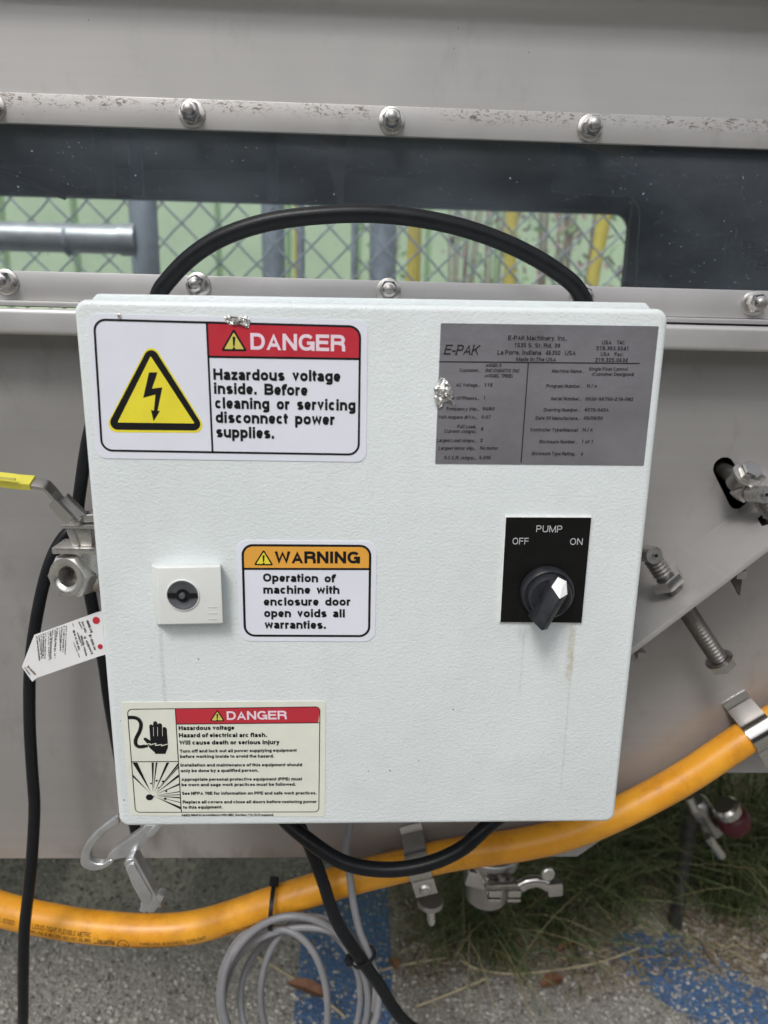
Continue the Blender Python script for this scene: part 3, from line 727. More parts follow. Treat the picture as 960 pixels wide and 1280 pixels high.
def drain_valve():
    Y = .34; c = P(900, 1020, Y)
    r = thing('drain_valve', 'steel drain fitting with a dark red knob standing in the grass', 'valve', (c.x, Y, GZ))
    bm_obj('pipe', lathe([(0, 0), (.009, 0), (.009, .24), (0, .24)], (P(893, 1015, Y).x, Y+.05, GZ), (0, 0, 1), 28), 'dark_steel', r, 50)
    a, b = P(868, 985, Y), P(898, 1068, Y-.02)
    bm_obj('lever', tube_bm([P(884, 1045, Y-.03), P(902, 1070, Y-.03)], .0052, 12), 'steel', r, 50)
    bm_obj('yoke', tube_bm([P(860, 996, Y-.02), P(868, 1012, Y-.02)], .0052, 12), 'cast', r, 50)
    bm_obj('body', lathe([(0, 0), (.010, 0), (.014, .005), (.014, .02), (.010, .028), (.013, .035), (.013, .05), (0, .05)], P(868, 1000, Y), (P(898, 1050, Y)-P(868, 1000, Y)), 24), 'dull_steel', r, 50)
    ax = P(925, 1040, Y-.02)-P(902, 1003, Y-.02)
    bm_obj('collar', lathe([(0, 0), (.012, 0), (.015, .003), (.015, .012), (.012, .015), (0, .015)], P(905, 1006, Y-.02), ax, 24), 'steel', r, 40)
    bm_obj('knob', lathe([(0, 0), (.014, 0), (.018, .004), (.019, .014), (.016, .022), (.008, .026), (0, .027)], P(911, 1016, Y-.02), ax, 28), 'red_rubber', r, 50)
drain_valve()

# ================================================================== CABLES AND CONDUIT
CY = YL-.0155
cpath_px = [(-160, 1065, .12), (-60, 1112, .12), (0, 1136, .12), (60, 1150, .12), (120, 1159, .12), (190, 1163, .12), (255, 1156, .12), (345, 1127, .12), (430, 1101, .122), (500, 1083, CY), (567, 1068, CY), (655, 1055, CY), (715, 1040, CY), (772, 1017, CY), (850, 976, CY), (923, 928, CY), (965, 903, CY), (1060, 845, CY), (1160, 780, CY)]
cpath = catmull([P(*q) for q in cpath_px], 14)
cond = thing('orange_conduit', 'orange flexible conduit sagging along the foot of the steel panel', 'conduit', cpath[0])
def rib(t): return .0127+.00010*math.sin(t*1400)
bm_obj('jacket', tube_bm(cpath, .0127, 28), 'orange', cond, 60)
# lettering drawn as strokes: grotesque capitals and small letters, optional slab serifs
def sarc(cx, cy, rx, ry, a0, a1, n=10, e=2.25):
    o = []
    for i in range(n+1):
        t = math.radians(a0+(a1-a0)*i/n); c, q = math.cos(t), math.sin(t)
        o.append((cx+rx*math.copysign(abs(c)**(2/e), c), cy+ry*math.copysign(abs(q)**(2/e), q)))
    return o
ADV = dict(A=1., B=1., C=1., D=1., E=.93, F=.85, G=1.08, H=1., I=.39, J=.77, K=1., L=.85, M=1.16, N=1., O=1.08, P=.93, Q=1.08, R=1., S=.93, T=.85, U=1., V=.93, W=1.31, X=.93, Y=.93, Z=.85,
           a=.77, b=.85, c=.77, d=.85, e=.77, f=.50, g=.85, h=.85, i=.39, j=.39, k=.77, l=.39, m=1.23, n=.85, o=.85, p=.85, q=.85, r=.56, s=.77, t=.46, u=.85, v=.77, w=1.08, x=.77, y=.77, z=.69)
def glyph(ch, w):
    h = w/2; a = ADV.get(ch, .77); sb = .05; l = sb+h; r = a-sb-h; m = a/2; X = .745; D = -.28; T = 1-h; xt = X-h
    if ch == 'A': return [[(.03+h, 0), (m, 1-1.5*h), (a-.03-h, 0)], [(.24*a, .30), (.76*a, .30)]]
    if ch in 'BPR':
        my = .50 if ch != 'P' else .46; st = [[(l, 0), (l, 1)]]; cx = a*.55; ry = (T-my)/2
        st.append([(l, T), (cx, T)]+sarc(cx, my+ry, r-cx-.02, ry, 90, -90)+[(l, my)])
        if ch == 'B': st.append([(l, my), (cx, my)]+sarc(cx, (my+h)/2, r-cx+.02, (my-h)/2, 90, -90)+[(l, h)])
        if ch == 'R': st.append([(cx-.05, my), (r-.06, my-.06), (r, .28), (r+.01, 0)])
        return st
    if ch in 'CG':
        st = [sarc(m, .5, (r-l)/2, .5-h, 38, 325, 20)]
        if ch == 'G': st = [sarc(m, .5, (r-l)/2, .5-h, 38, 335, 20), [(m+.03, .46), (r+.02, .46), (r+.02, 0)]]
        return st
    if ch == 'D': cx = a*.45; return [[(l, 0), (l, 1)], [(l, T), (cx, T)]+sarc(cx, .5, r-cx, .5-h, 90, -90, 16)+[(l, h)]]
    if ch in 'EF':
        st = [[(l, 0), (l, 1)], [(l, T), (r+h, T)], [(l, .52), (r+h*.4, .52)]]
        if ch == 'E': st.append([(l, h), (r+h, h)])
        return st
    if ch == 'H': return [[(l, 0), (l, 1)], [(r, 0), (r, 1)], [(l, .52), (r, .52)]]
    if ch in 'Il1':
        if ch == '1': return [[(m+.05, 0), (m+.05, 1)], [(m+.05, .80), (m-.20, .76)]]
        return [[(m, 0), (m, 1)]]
    if ch == 'K': return [[(l, 0), (l, 1)], [(l, .36), (r, 1)], [(a*.42, .56), (r+.03, 0)]]
    if ch == 'L': return [[(l, 0), (l, 1)], [(l, h), (r+h, h)]]
    if ch == 'M': return [[(l, 0), (l, 1)], [(r, 0), (r, 1)], [(l, 1-h*.6), (m, h*1.2), (r, 1-h*.6)]]
    if ch == 'N': return [[(l, 0), (l, 1)], [(r, 0), (r, 1)], [(l, 1-h*.5), (r, h*.5)]]
    if ch in 'OQ0': return [sarc(m, .5, (r-l)/2, .5-h, 90, 450, 26)]
    if ch == 'J': return [[(r, 1), (r, .35)]+sarc(m, .35, (r-l)/2, .35-h, 0, -180)]
    if ch in 'Ss':
        H = 1 if ch == 'S' else X; c1 = H*.735; ry1 = H-h-c1; c2 = c1-ry1*1; mid = H*.5; ry1 = (H-h-mid)/2; ry2 = (mid-h)/2; rx = (r-l)/2
        return [sarc(m, mid+ry1, rx*.93, ry1, 25, 240, 12, 2.2)[:-1]+[(m, mid)]+sarc(m, mid-ry2, rx, ry2, 60, -155, 12, 2.2)[1:]]
    if ch == 'T': return [[(m, 0), (m, 1)], [(.04, T), (a-.04, T)]]
    if ch == 'U': ry = .36; return [[(l, 1), (l, ry)]+sarc(m, ry, (r-l)/2, ry-h, 180, 360, 12)+[(r, 1)]]
    if ch in 'Vv': H = 1 if ch == 'V' else X; return [[(.03+h, H), (m, 1.5*h), (a-.03-h, H)]]
    if ch in 'Ww':
        H = 1 if ch == 'W' else X; return [[(.03+h, H), (a*.28, 1.2*h), (m, H-1.0*h), (a*.72, 1.2*h), (a-.03-h, H)]]
    if ch in 'Xx': H = 1 if ch == 'X' else X; return [[(.04+h, 0), (a-.04-h, H)], [(.04+h, H), (a-.04-h, 0)]]
    if ch == 'Y': return [[(.03+h, 1), (m, .42), (a-.03-h, 1)], [(m, .45), (m, 0)]]
    if ch == 'y': return [[(.03+h, X), (m, h*1.2)], [(a-.03-h, X), (m-.02, 0), (m-.10, D+h), (.10, D+h)]]
    if ch in 'Zz': H = 1 if ch == 'Z' else X; return [[(.05, H-h), (r+h, H-h)], [(r, H-h), (l, h)], [(.05, h), (r+h+.01, h)]]
    R_ = (r-l)/2
    if ch == 'a': return [sarc(m-.01, xt-.17, R_, .17, 165, 45, 8)+[(r-.01, xt-.2), (r-.01, 0)], [(r, .42), (m, .39)]+sarc(m, .22, R_, .22-h+.01, 110, 270, 8)+[(m+.03, h), (r-.02, .16)]]
    if ch in 'bdpqg':
        st = [sarc(m, X/2, R_, X/2-h, 90, 450, 22)]
        if ch == 'b': st.append([(l, 0), (l, 1)])
        if ch == 'd': st.append([(r, 0), (r, 1)])
        if ch == 'p': st.append([(l, D), (l, X)])
        if ch == 'q': st.append([(r, D), (r, X)])
        if ch == 'g': st.append([(r, X), (r, -.08)]+sarc(m, -.06, R_, -D-.06-h, 0, -155, 10, 2.2)[1:])
        return st
    if ch == 'o': return [sarc(m, X/2, R_, X/2-h, 90, 450, 24)]
    if ch == 'c': return [sarc(m, X/2, R_, X/2-h, 40, 320, 18)]
    if ch == 'e': return [[(l, X*.46), (r+h*.6, X*.46)], sarc(m, X/2, R_, X/2-h, 0, 322, 20)]
    if ch == 'f': return [[(m-.05, 0), (m-.05, .74)]+sarc(m+.16, .74, .21, T-.74, 180, 92, 6)+[(a+.06, T)], [(.02, xt+.01), (a-.02, xt+.01)]]
    if ch == 't': return [[(m-.03, .92), (m-.03, .2)]+sarc(m+.14, .2, .17, .2-h, 180, 260, 6), [(.02, xt+.01), (a-.02, xt+.01)]]
    if ch in 'hnr':
        if ch == 'r': return [[(l, 0), (l, X)], [(l, X*.62)]+sarc(a*.78, X*.62, a*.78-l, xt-X*.62, 165, 80, 6)]
        st = [[(l, 0), (l, 1 if ch == 'h' else X)], sarc(m, X*.56, R_, xt-X*.56, 180, 0, 12)+[(r, 0)]]; return st
    if ch == 'm':
        q = (r-l)/4; st = [[(l, 0), (l, X)], sarc(l+q, X*.6, q, xt-X*.6, 180, 0, 10)+[(m, 0)], sarc(l+3*q, X*.6, q, xt-X*.6, 180, 0, 10)+[(r, 0)]]; return st
    if ch == 'u': return [sarc(m, X*.44, R_, X*.44-h, 180, 360, 12)+[(r, X*.5)], [(l, X*.4), (l, X)], [(r, 0), (r, X)]]
    if ch in 'ij':
        if ch == 'j': return [[(m, X), (m, -.1)]+sarc(m-.13, -.1, .13, -D-.1-h, 0, -80, 5), [(m, 1), (m, 1-w*.85)]]
        return [[(m, 0), (m, X)], [(m, 1), (m, 1-w*.85)]]
    if ch == 'k': return [[(l, 0), (l, 1)], [(l, .24), (r-.02, X)], [(a*.42, .40), (r+.03, 0)]]
    if ch == '.': return [[(m, 0), (m, w*1.05)]]
    if ch == ',': return [[(m, w), (m-.05, -.14)]]
    if ch == ':': return [[(m, 0), (m, w*1.05)], [(m, X-w*1.05), (m, X)]]
    if ch == '-': return [[(.06, .36), (a-.06, .36)]]
    if ch == '/': return [[(0.02, -.02), (a-.02, 1.02)]]
    if ch == '(': return [sarc(a+.12, .4, a*.75, .68, 140, 220, 8, 2)]
    if ch == ')': return [sarc(-.12, .4, a*.75, .68, 40, -40, 8, 2)]
    if ch == '2': return [sarc(m, T-.26, R_, .26, 170, -20, 10, 2.1)+[(l, h)], [(l-h*.6, h), (r+h, h)]]
    if ch == '3': return [sarc(m, .76, R_*.95, .24-h, 155, -90, 10, 2.1), sarc(m, .28, R_, .28-h, 90, -160, 10, 2.1), [(m-.08, .53), (m+.02, .53)]]
    if ch == '4': return [[(r-.08, 0), (r-.08, 1)], [(r-.08, 1-h), (l-.02, .26), (r+h+.04, .26)]]
    if ch == '5': return [[(r, T), (l+.05, T), (l, .50)], sarc(m, .31, R_, .31-h, 140, -155, 12, 2.2)]
    if ch in '69':
        st = [sarc(m, .31, R_, .31-h, 90, 450, 18, 2.2), [(l, .31), (l, .5)]+sarc(m, .5, R_, .5-h, 180, 40, 10, 2.2)]
        return st if ch == '6' else [[(a-x, 1-y) for x, y in q] for q in st]
    if ch == '7': return [[(.08, T), (r+h, T)], [(r, T), (m-.08, 0)]]
    if ch == '8': return [sarc(m, .75, R_*.92, .25-h, 90, 450, 16, 2.1), sarc(m, .28, R_, .28-h, 90, 450, 16, 2.1)]
    return [sarc(m, .5, R_, .5-h, 90, 450, 12)]
for _c, _v in ((' ', .33), ('.', .39), (',', .39), (':', .39), ('-', .52), ('/', .42), ('(', .46), (')', .46)): ADV[_c] = _v
def stroke_text(t, w=.2, serif=0., shear=0., spacing=0.):
    """-> verts (x, y, layer), faces; cap height 1"""
    V = []; F = []; x = 0; lay = 0
    for ch in t:
        if ch != ' ':
            strokes = glyph(ch, w)
            if serif:
                ex = []
                for st in strokes:
                    for e, i in ((st[0], st[1]), (st[-1], st[-2])):
                        if abs(e[0]-i[0]) < .4*abs(e[1]-i[1]) and (abs(e[1]) < .05 or abs(e[1]-1) < .05 or abs(e[1]-.745) < .05 or abs(e[1]+.28) < .05):
                            yy = e[1]+(w*.22 if e[1] < i[1] else -w*.22); ex.append([(e[0]-serif, yy), (e[0]+serif, yy), 'thin'])
                strokes = strokes+ex
            for st in strokes:
                hw = w/2
                if st[-1] == 'thin': st = st[:-1]; hw = w*.22
                p = [st[0]]
                for q in st[1:]:
                    if math.hypot(q[0]-p[-1][0], q[1]-p[-1][1]) > 1e-5: p.append(q)
                n = len(p); closed = n > 3 and math.hypot(p[0][0]-p[-1][0], p[0][1]-p[-1][1]) < 1e-4; k = len(V)
                for i in range(n):
                    a_ = p[i-1] if i > 0 else (p[-2] if closed else None); b_ = p[i+1] if i < n-1 else (p[1] if closed else None)
                    d1 = (p[i][0]-a_[0], p[i][1]-a_[1]) if a_ else None; d2 = (b_[0]-p[i][0], b_[1]-p[i][1]) if b_ else None
                    d1 = d1 or d2; d2 = d2 or d1
                    l1, l2 = math.hypot(*d1), math.hypot(*d2); n1 = (-d1[1]/l1, d1[0]/l1); n2 = (-d2[1]/l2, d2[0]/l2)
                    mx, my = n1[0]+n2[0], n1[1]+n2[1]; ml = math.hypot(mx, my) or 1; mx, my = mx/ml, my/ml
                    cs = max(mx*n1[0]+my*n1[1], .55); q = hw/cs
                    for sg in (1, -1):
                        yy = p[i][1]+my*q*sg; xx = x+p[i][0]+mx*q*sg
                        if abs(p[i][1]) < 1e-6 and n <= 3: yy = 0.
                        V.append((xx+shear*yy, min(yy, 1.0) if not serif else yy, lay))
                for i in range(n-1): F.append((k+2*i, k+2*i+1, k+2*i+3, k+2*i+2))
                lay = (lay+1) % 9
        x += ADV.get(ch, .77)+spacing
    return V, F
# printed marking wrapped on the conduit
cum = [0]
for p, q in zip(cpath, cpath[1:]): cum.append(cum[-1]+(q-p).length)
def at_len(s):
    import bisect
    i = min(max(bisect.bisect(cum, s)-1, 0), len(cpath)-2); t = (s-cum[i])/(cum[i+1]-cum[i]); p = cpath[i].lerp(cpath[i+1], t)
    t1 = (cpath[min(i+2, len(cpath)-1)]-cpath[max(i-1, 0)]).normalized(); return p, t1
def len_at_px(px):
    best = min(range(len(cpath)), key=lambda i: abs(480+FPX*((cpath[i]-CP).dot(cR)/(cpath[i]-CP).dot(cF))-px)); return cum[best]
def wrap_text(s, px0, px1, ang, h, V, F, bold=.01, flip=False):
    vv_, fs = stroke_text(s, .13+bold*3); vs = [Vector(p) for p in vv_]; c0, c1 = 0, 1; s0, s1 = len_at_px(px0), len_at_px(px1)
    xmin = min(p.x for p in vs); xmax = max(p.x for p in vs); k = len(V)
    for p in vs:
        u = (p.x-xmin)/(xmax-xmin); v_ = (p.y-c0)/(c1-c0)
        if flip: u = 1-u; v_ = 1-v_
        c, t = at_len(s0+(s1-s0)*u); fwd = Vector((0, -1, 0)); fwd = (fwd-t*fwd.dot(t)).normalized(); up = fwd.cross(t)*-1
        if up.z < 0: up = -up
        a = math.radians(ang)+(v_*h)/.0129
        V.append(c+(fwd*math.cos(a)+up*math.sin(a))*(.01285+p.z*4e-6))
    F += [tuple(i+k for i in f) for f in fs]
V, F = [], []
wrap_text('TYPE LFNC-B  (UL) LISTED', -40, 24, 6, .0036, V, F)
wrap_text('NM  LIQUID-TIGHT  FLEXIBLE  METRIC', 38, 122, 9, .0040, V, F)
wrap_text('TYPE LFNC-B  80 C DRY  60 C WET  OIL RES', 42, 122, -13, .0036, V, F)
wrap_text('Liquatite', 124, 151, -16, .0058, V, F, .02)
wrap_text('UL', 157.5, 165.5, -22, .0042, V, F, .0)
wrap_text('TYPE LFNC-B 3/4 INCH -  SUNLIGHT', 178, 262, -14, .0034, V, F)
wrap_text('OUTDOOR  LIQUID-TIGHT  FLEX', 170, 234, -35, .0032, V, F)
wrap_text('LIQUID-TIGHT NM', 278, 330, -26, .0026, V, F)
k = len(V); sc_ = len_at_px(161.5)
for i in range(28):
    for rr_ in (.0047, .0054):
        th_ = 2*math.pi*i/28; c, t = at_len(sc_+math.cos(th_)*rr_*.9); fwd = (Vector((0, -1, 0))-t*(-t.y)).normalized(); up = Vector((0, 0, 1)); up = (up-t*up.dot(t)-fwd*up.dot(fwd)).normalized()
        a_ = math.radians(-13)+math.sin(th_)*rr_/.0129; V.append(c+(fwd*math.cos(a_)+up*math.sin(a_))*.01285)
for i in range(28): j = (i+1) % 28; F.append((k+2*i, k+2*j, k+2*j+1, k+2*i+1))
M['brown_print'] = simple('brown_print', (.09, .05, .015), .5, 0, .3, 400)
pd_obj('printed_marking', V, F, 'brown_print', cond)

# conduit clamps
def cclamp(px, py, loc_lab, wpx, stub, tang_px):
    s = len_at_px(px); c, t = at_len(s); r = thing('conduit_clamp', loc_lab, 'clamp', c, 'steel clamps holding the conduit')
    fwd = Vector((0, -1, 0)); fwd = (fwd-t*fwd.dot(t)).normalized(); up = t.cross(fwd)
    if up.z < 0: up = -up
    W2 = wpx; b = bmesh.new(); rin = .0132; ths = .0014
    ring = []
    sec = [(-.001, rin+.016)] if 0 else []
    pth = [(-.0125, .0215), (-.0125, .0150)]  # (fwd, up): tab flat against the panel above
    pth = [(-.0150, .0255), (-.0136, .0185)]+[(rin*math.cos(q), rin*math.sin(q)) for q in [math.radians(95-150*i/14) for i in range(15)]]
    last = pth[-1]; pth += [(last[0]+.001, last[1]-.004), (last[0]-.001, last[1]-.016)]
    vv = []
    for i, (f_, u_) in enumerate(pth):
        p0 = pth[max(i-1, 0)]; p1 = pth[min(i+1, len(pth)-1)]; dx, dy = p1[0]-p0[0], p1[1]-p0[1]; l_ = math.hypot(dx, dy); nx_, ny_ = -dy/l_, dx/l_
        for sgn in (-1, 1):
            for o_ in (0, ths): vv.append(b.verts.new(c+fwd*(f_+nx_*o_)+up*(u_+ny_*o_)+t*sgn*W2/2))
    for i in range(len(pth)-1):
        q = vv[i*4:i*4+8]
        for (a_, b_, c_, d_) in ((0, 1, 5, 4), (2, 3, 7, 6), (0, 2, 6, 4), (1, 3, 7, 5)): b.faces.new((q[a_], q[b_], q[d_] if 0 else q[c_], q[d_]))
    b.faces.new((vv[0], vv[1], vv[3], vv[2])); b.faces.new((vv[-4], vv[-3], vv[-1], vv[-2]))
    st = bm_obj('strap', b, 'steel', r, 45)
    e = c+fwd*(pth[-1][0]+.0015)+up*(pth[-1][1]+.007)
    sc = bm_obj('screw', lathe([(0, .0035), (.0022, .0035), (.0024, .0025), (.0024, 0), (.0048, 0), (.0050, .0022), (.0036, .0036), (.0024, .0030)], e, fwd, 18), 'cast', r, 40)
    if stub:
        k0 = c+up*(pth[-1][1]-.0135)+fwd*(pth[-1][0]-.004)
        bm_obj('nut', lathe([(0, 0), (.0105, 0), (.011, .0015), (.011, .004), (.007, .0075), (.004, .009), (0, .009)], k0+Vector((0, 0, .004)), (0, 0, -1), 24), 'dull_steel', r, 40)
        bm_obj('stud', lathe([(0, 0), (.0034, 0), (.0034, .015), (.0028, .0175), (0, .018)], k0-Vector((0, 0, .003)), (.12, 0, -1), 16), 'cast', r, 40)
cclamp(524, 1075, 'steel clamp on the conduit below the middle of the box, half behind the black cable', .0185, True, 0)
cclamp(948, 915, 'shiny steel clamp around the conduit at the right edge', .0215, False, 0)

# black cable looping behind the box
lp = [(215, 470, .104), (196, 385, .100), (215, 345, .097), (262, 305, .094), (325, 280, .092), (400, 269, .091), (480, 268, .091), (560, 280, .092), (630, 303, .094), (690, 335, .096), (727, 370, .099), (738, 430, .103), (745, 600, .112), (735, 800, .112), (690, 960, .095), (612, 1030, .070), (575, 1062, .066), (530, 1081, .064), (480, 1087, .064), (430, 1078, .066), (388, 1052, .072), (352, 1020, .085), (330, 980, .100), (310, 900, .112)]
o = tube('looped_cable', [P(*q) for q in lp], .0054, 'rubber', n=16); tag(o, 'thick black cable looping out above and below the white box', 'cable')
# left hanging cable
lp = [(130, 480, .118), (112, 540, .116), (102, 600, .114), (97, 650, .116), (104, 700, .118), (113, 745, .118), (129, 826, .118), (137, 880, .118), (152, 960, .118), (170, 1040, .12)]
o = tube('short_cable', [P(*q) for q in lp], .0043, 'rubber', n=14); tag(o, 'black cable running down between the ball valve and the box', 'cable', )
lp = [(125, 640, .122), (100, 655, .118), (79, 672, .112), (62, 705, .106), (48, 760, .102), (38, 830, .100), (37, 900, .098), (40, 960, .094), (43, 1010, .092), (40, 1070, .088), (35, 1120, .085), (30, 1170, .085), (29, 1230, .09), (28, 1290, .10), (20, 1400, .13)]
pl = [P(*q) for q in lp]; pl += [Vector((pl[-1].x-.01, .16, GZ+.02)), Vector((pl[-1].x-.04, .13, GZ+.0062)), Vector((pl[-1].x-.3, .10, GZ+.0062))]
o = tube('hanging_cable', pl, .0042, 'rubber', n=14); tag(o, 'long black cable hanging down the left edge and crossing the conduit', 'cable')
lp = [(368, 1000, .118), (374, 1030, .108), (388, 1060, .100), (403, 1100, .092), (420, 1150, .088), (445, 1190, .088), (470, 1225, .092), (515, 1285, .10)]
pl = [P(*q) for q in lp]; e = pl[-1]; pl += [Vector((e.x+.06, .13, GZ+.12)), Vector((e.x+.13, .16, GZ+.03)), Vector((e.x+.22, .20, GZ+.0065)), Vector((e.x+.5, .22, GZ+.0065))]
o = tube('power_cable', pl, lambda t: .0049, 'rubber', n=14); tag(o, 'thick black cable slanting to the ground in front of the grey wire coil', 'cable')
# grey signal wire: comes down, then a coil
wr = thing('wire_coil', 'coil of thin grey wire hanging from the conduit by a cable tie', 'wire', P(370, 1240, .10))
lp = [(440, 1000, .122), (437, 1035, .112), (432, 1060, .106), (436, 1085, .1), (442, 1130, .098), (450, 1165, .096), (462, 1195, .095), (470, 1225, .097), (468, 1262, .10)]
tube('lead', [P(*q) for q in lp], .0030, 'grey_pvc', wr, n=10)
for (cx, cy, rx, ry, Y, dy, ph) in ((368, 1246, 92, 99, .100, .006, .2), (372, 1242, 96, 95, .105, .01, 1.4), (362, 1250, 88, 106, .110, .008, 2.5), (383, 1254, 82, 96, .112, .012, 3.3), (395, 1240, 70, 92, .118, .01, .8), (376, 1248, 100, 90, .098, .006, 4.2), (345, 1262, 66, 100, .106, .012, 5.0)):
    pts = []
    for i in range(25):
        t = 2*math.pi*i/24; tw = 1+.02*math.sin(3*t+ph)
        pts.append(P(cx+rx*math.cos(t)*tw, cy+ry*math.sin(t)*tw, Y+dy*math.sin(t+ph)))
    bm_obj('wire_turn', tube_bm(catmull(pts, 5), .0029, 9, caps=False), 'grey_pvc', wr, 60)
# cable ties
def cable_tie(c, u, v, ru, rv, axis, wdt, lab, head_at):
    r = thing('cable_tie', lab, 'cable tie', c, 'black cable ties'); b = bmesh.new(); n = 30; R_ = []
    for i in range(n):
        t = 2*math.pi*i/n
        for s in (-1, 1):
            for q in (0, .0011): R_.append(b.verts.new(c+u*(ru+q)*math.cos(t)+v*(rv+q)*math.sin(t)+axis*s*wdt/2))
    for i in range(n):
        q = R_[i*4:i*4+4]+R_[(i*4+4) % (n*4):(i*4+4) % (n*4)+4]
        for f_ in ((0, 1, 5, 4), (2, 3, 7, 6), (0, 2, 6, 4), (1, 3, 7, 5)): b.faces.new([q[k] for k in f_])
    bm_obj('band', b, 'black', r, 60)
    hc = c+u*ru*math.cos(head_at)+v*rv*math.sin(head_at); d = (u*math.cos(head_at)+v*math.sin(head_at)).normalized()
    bm_obj('head', box_bm(hc+d*.003, (.0075, .0065, .0055), rot=frame_from(d), bev=.001), 'black', r, 40)
s = len_at_px(345); c, t = at_len(s); cc = P(341, 1131, .116)
u = Vector((0.05, 0, 1)).normalized(); v_ = Vector((0, 1, 0))
cable_tie(cc, u, v_, .0172, .0185, Vector((1, 0, -.05)).normalized(), .0035, 'black cable tie holding the grey coil to the orange conduit', 0.15)
cc = P(454, 1196, .092); t = (P(470, 1225, .092)-P(445, 1190, .088)).normalized(); v_ = Vector((0, 1, 0)); u = t.cross(v_).normalized()
cable_tie(cc, u, v_, .0098, .0085, t, .0035, 'black cable tie binding the grey wire to the slanting black cable', 2.9)

# ================================================================== BALL VALVE
bv = thing('ball_valve', 'stainless ball valve with a yellow sleeved lever left of the box', 'valve', P(88, 722, .09))
hc = P(84, 721, .066); hax = Vector((-.30, -1, .10)).normalized()
fl = bm_obj('hex_port', lathe([(.0068, -.006), (.0068, .0), (.0078, .0010), (.0098, .0018), (.0124, .0018)], hc, hax, 36), 'cast', bv, 40)
bm_obj('hex_body', lathe([(.0123, .0018), (.0142, .0010), (.0152, -.0006), (.0152, -.012), (.0142, -.0135), (.008, -.0135)], hc, hax, 6, roll=.06), 'cast', bv, 35)
bm_obj('bore', lathe([(.0068, .0), (.0066, -.012), (.0040, -.013), (0, -.013)], hc, hax, 30), 'cast', bv, 40)
bm_obj('ball', lathe([(.0068, -.010), (0, -.0095)], hc, hax, 24), 'dark_steel', bv, 40)
bm_obj('body', lathe([(0, -.012), (.0118, -.012), (.0150, -.018), (.0165, -.026), (.0150, -.036), (.012, -.042), (0, -.042)], hc, hax, 32), 'cast', bv, 50)
bm_obj('rear_hex', lathe([(0, -.041), (.014, -.041), (.014, -.055), (0, -.055)], hc, hax, 6), 'cast', bv, 35)
bm_obj('pipe', tube_bm([hc-hax*.05, Vector((hc.x+.022, YL+.001, hc.z-.002))], .0095, 24), 'dull_steel', bv, 50)
mp = P(98, 683, .078)
bm_obj('mounting_pad', box_bm(mp+Vector((.004, 0, 0)), (.034, .022, .0045), bev=.0012), 'cast', bv, 40)
bm_obj('neck', lathe([(.010, 0), (.0085, .012), (.0085, .018)], mp-Vector((-.006, 0, .018)), (0, 0, 1), 24), 'cast', bv, 40)
bm_obj('stem', box_bm(P(108, 667, .078), (.0105, .012, .0135), bev=.001), 'cast', bv, 40)
bm_obj('bracket', box_bm(P(92, 672, .072), (.0045, .003, .012), rot=Matrix.Rotation(-.3, 3, 'Y'), bev=.0008), 'cast', bv, 40)
bm_obj('stem_plate', box_bm(P(108, 654, .078), (.026, .020, .0022), bev=.0006), 'cast', bv, 40)
bm_obj('stem_nut', lathe(hexnut(.0062, .005), P(112, 650, .078), (0, 0, 1), 6, roll=.3), 'steel', bv, 30)
lv = [(118, 655), (98, 650), (78, 630), (62, 611), (50, 605), (0, 599), (-80, 590)]
def strap_bm(pts, wd, th_, axis=Vector((0, 1, .25)).normalized()):
    b = bmesh.new(); R_ = []
    path = catmull(pts, 5)
    for i, p in enumerate(path):
        t = (path[min(i+1, len(path)-1)]-path[max(i-1, 0)]).normalized(); nn = t.cross(axis).normalized()
        ring = [b.verts.new(p+axis*sa*wd/2+nn*sb*th_/2) for sa, sb in ((-1, -1), (1, -1), (1, 1), (-1, 1))]
        if R_:
            for k in range(4): b.faces.new((R_[-1][k], R_[-1][(k+1) % 4], ring[(k+1) % 4], ring[k]))
        R_.append(ring)
    b.faces.new(R_[0]); b.faces.new(R_[-1][::-1]); return b
tl = Vector((0, 1, .42)).normalized()
le = bm_obj('lever', strap_bm([P(*q, .070) for q in lv[1:6]], .0090, .0022, tl), 'steel', bv, 35)
bm_obj('lever_slot', box_bm(P(71, 621, .0665), (.005, .0012, .0042), rot=Matrix.Rotation(.7, 3, 'Y') , bev=.0005), 'dark_steel', le)
bm_obj('lever_fold', strap_bm([P(66, 627, .066), P(88, 650, .066)], .003, .0075, tl), 'steel', bv, 35)
bm_obj('lever_fold', strap_bm([P(80, 622, .074), P(104, 646, .074)], .003, .0075, tl), 'steel', bv, 35)
sv = bm_obj('yellow_sleeve', strap_bm([P(41, 603.5, .070), P(20, 602, .070), P(0, 599.5, .070), P(-120, 587, .070)], .0100, .0044, tl), 'yellow_vinyl', bv, 30)
# raised print on the sleeve
bm_obj('sleeve_emboss', box_bm(P(5, 598, .063), (.014, .0015, .0014), rot=Matrix.Rotation(.08, 3, 'Y')), 'dull_yellow', sv)

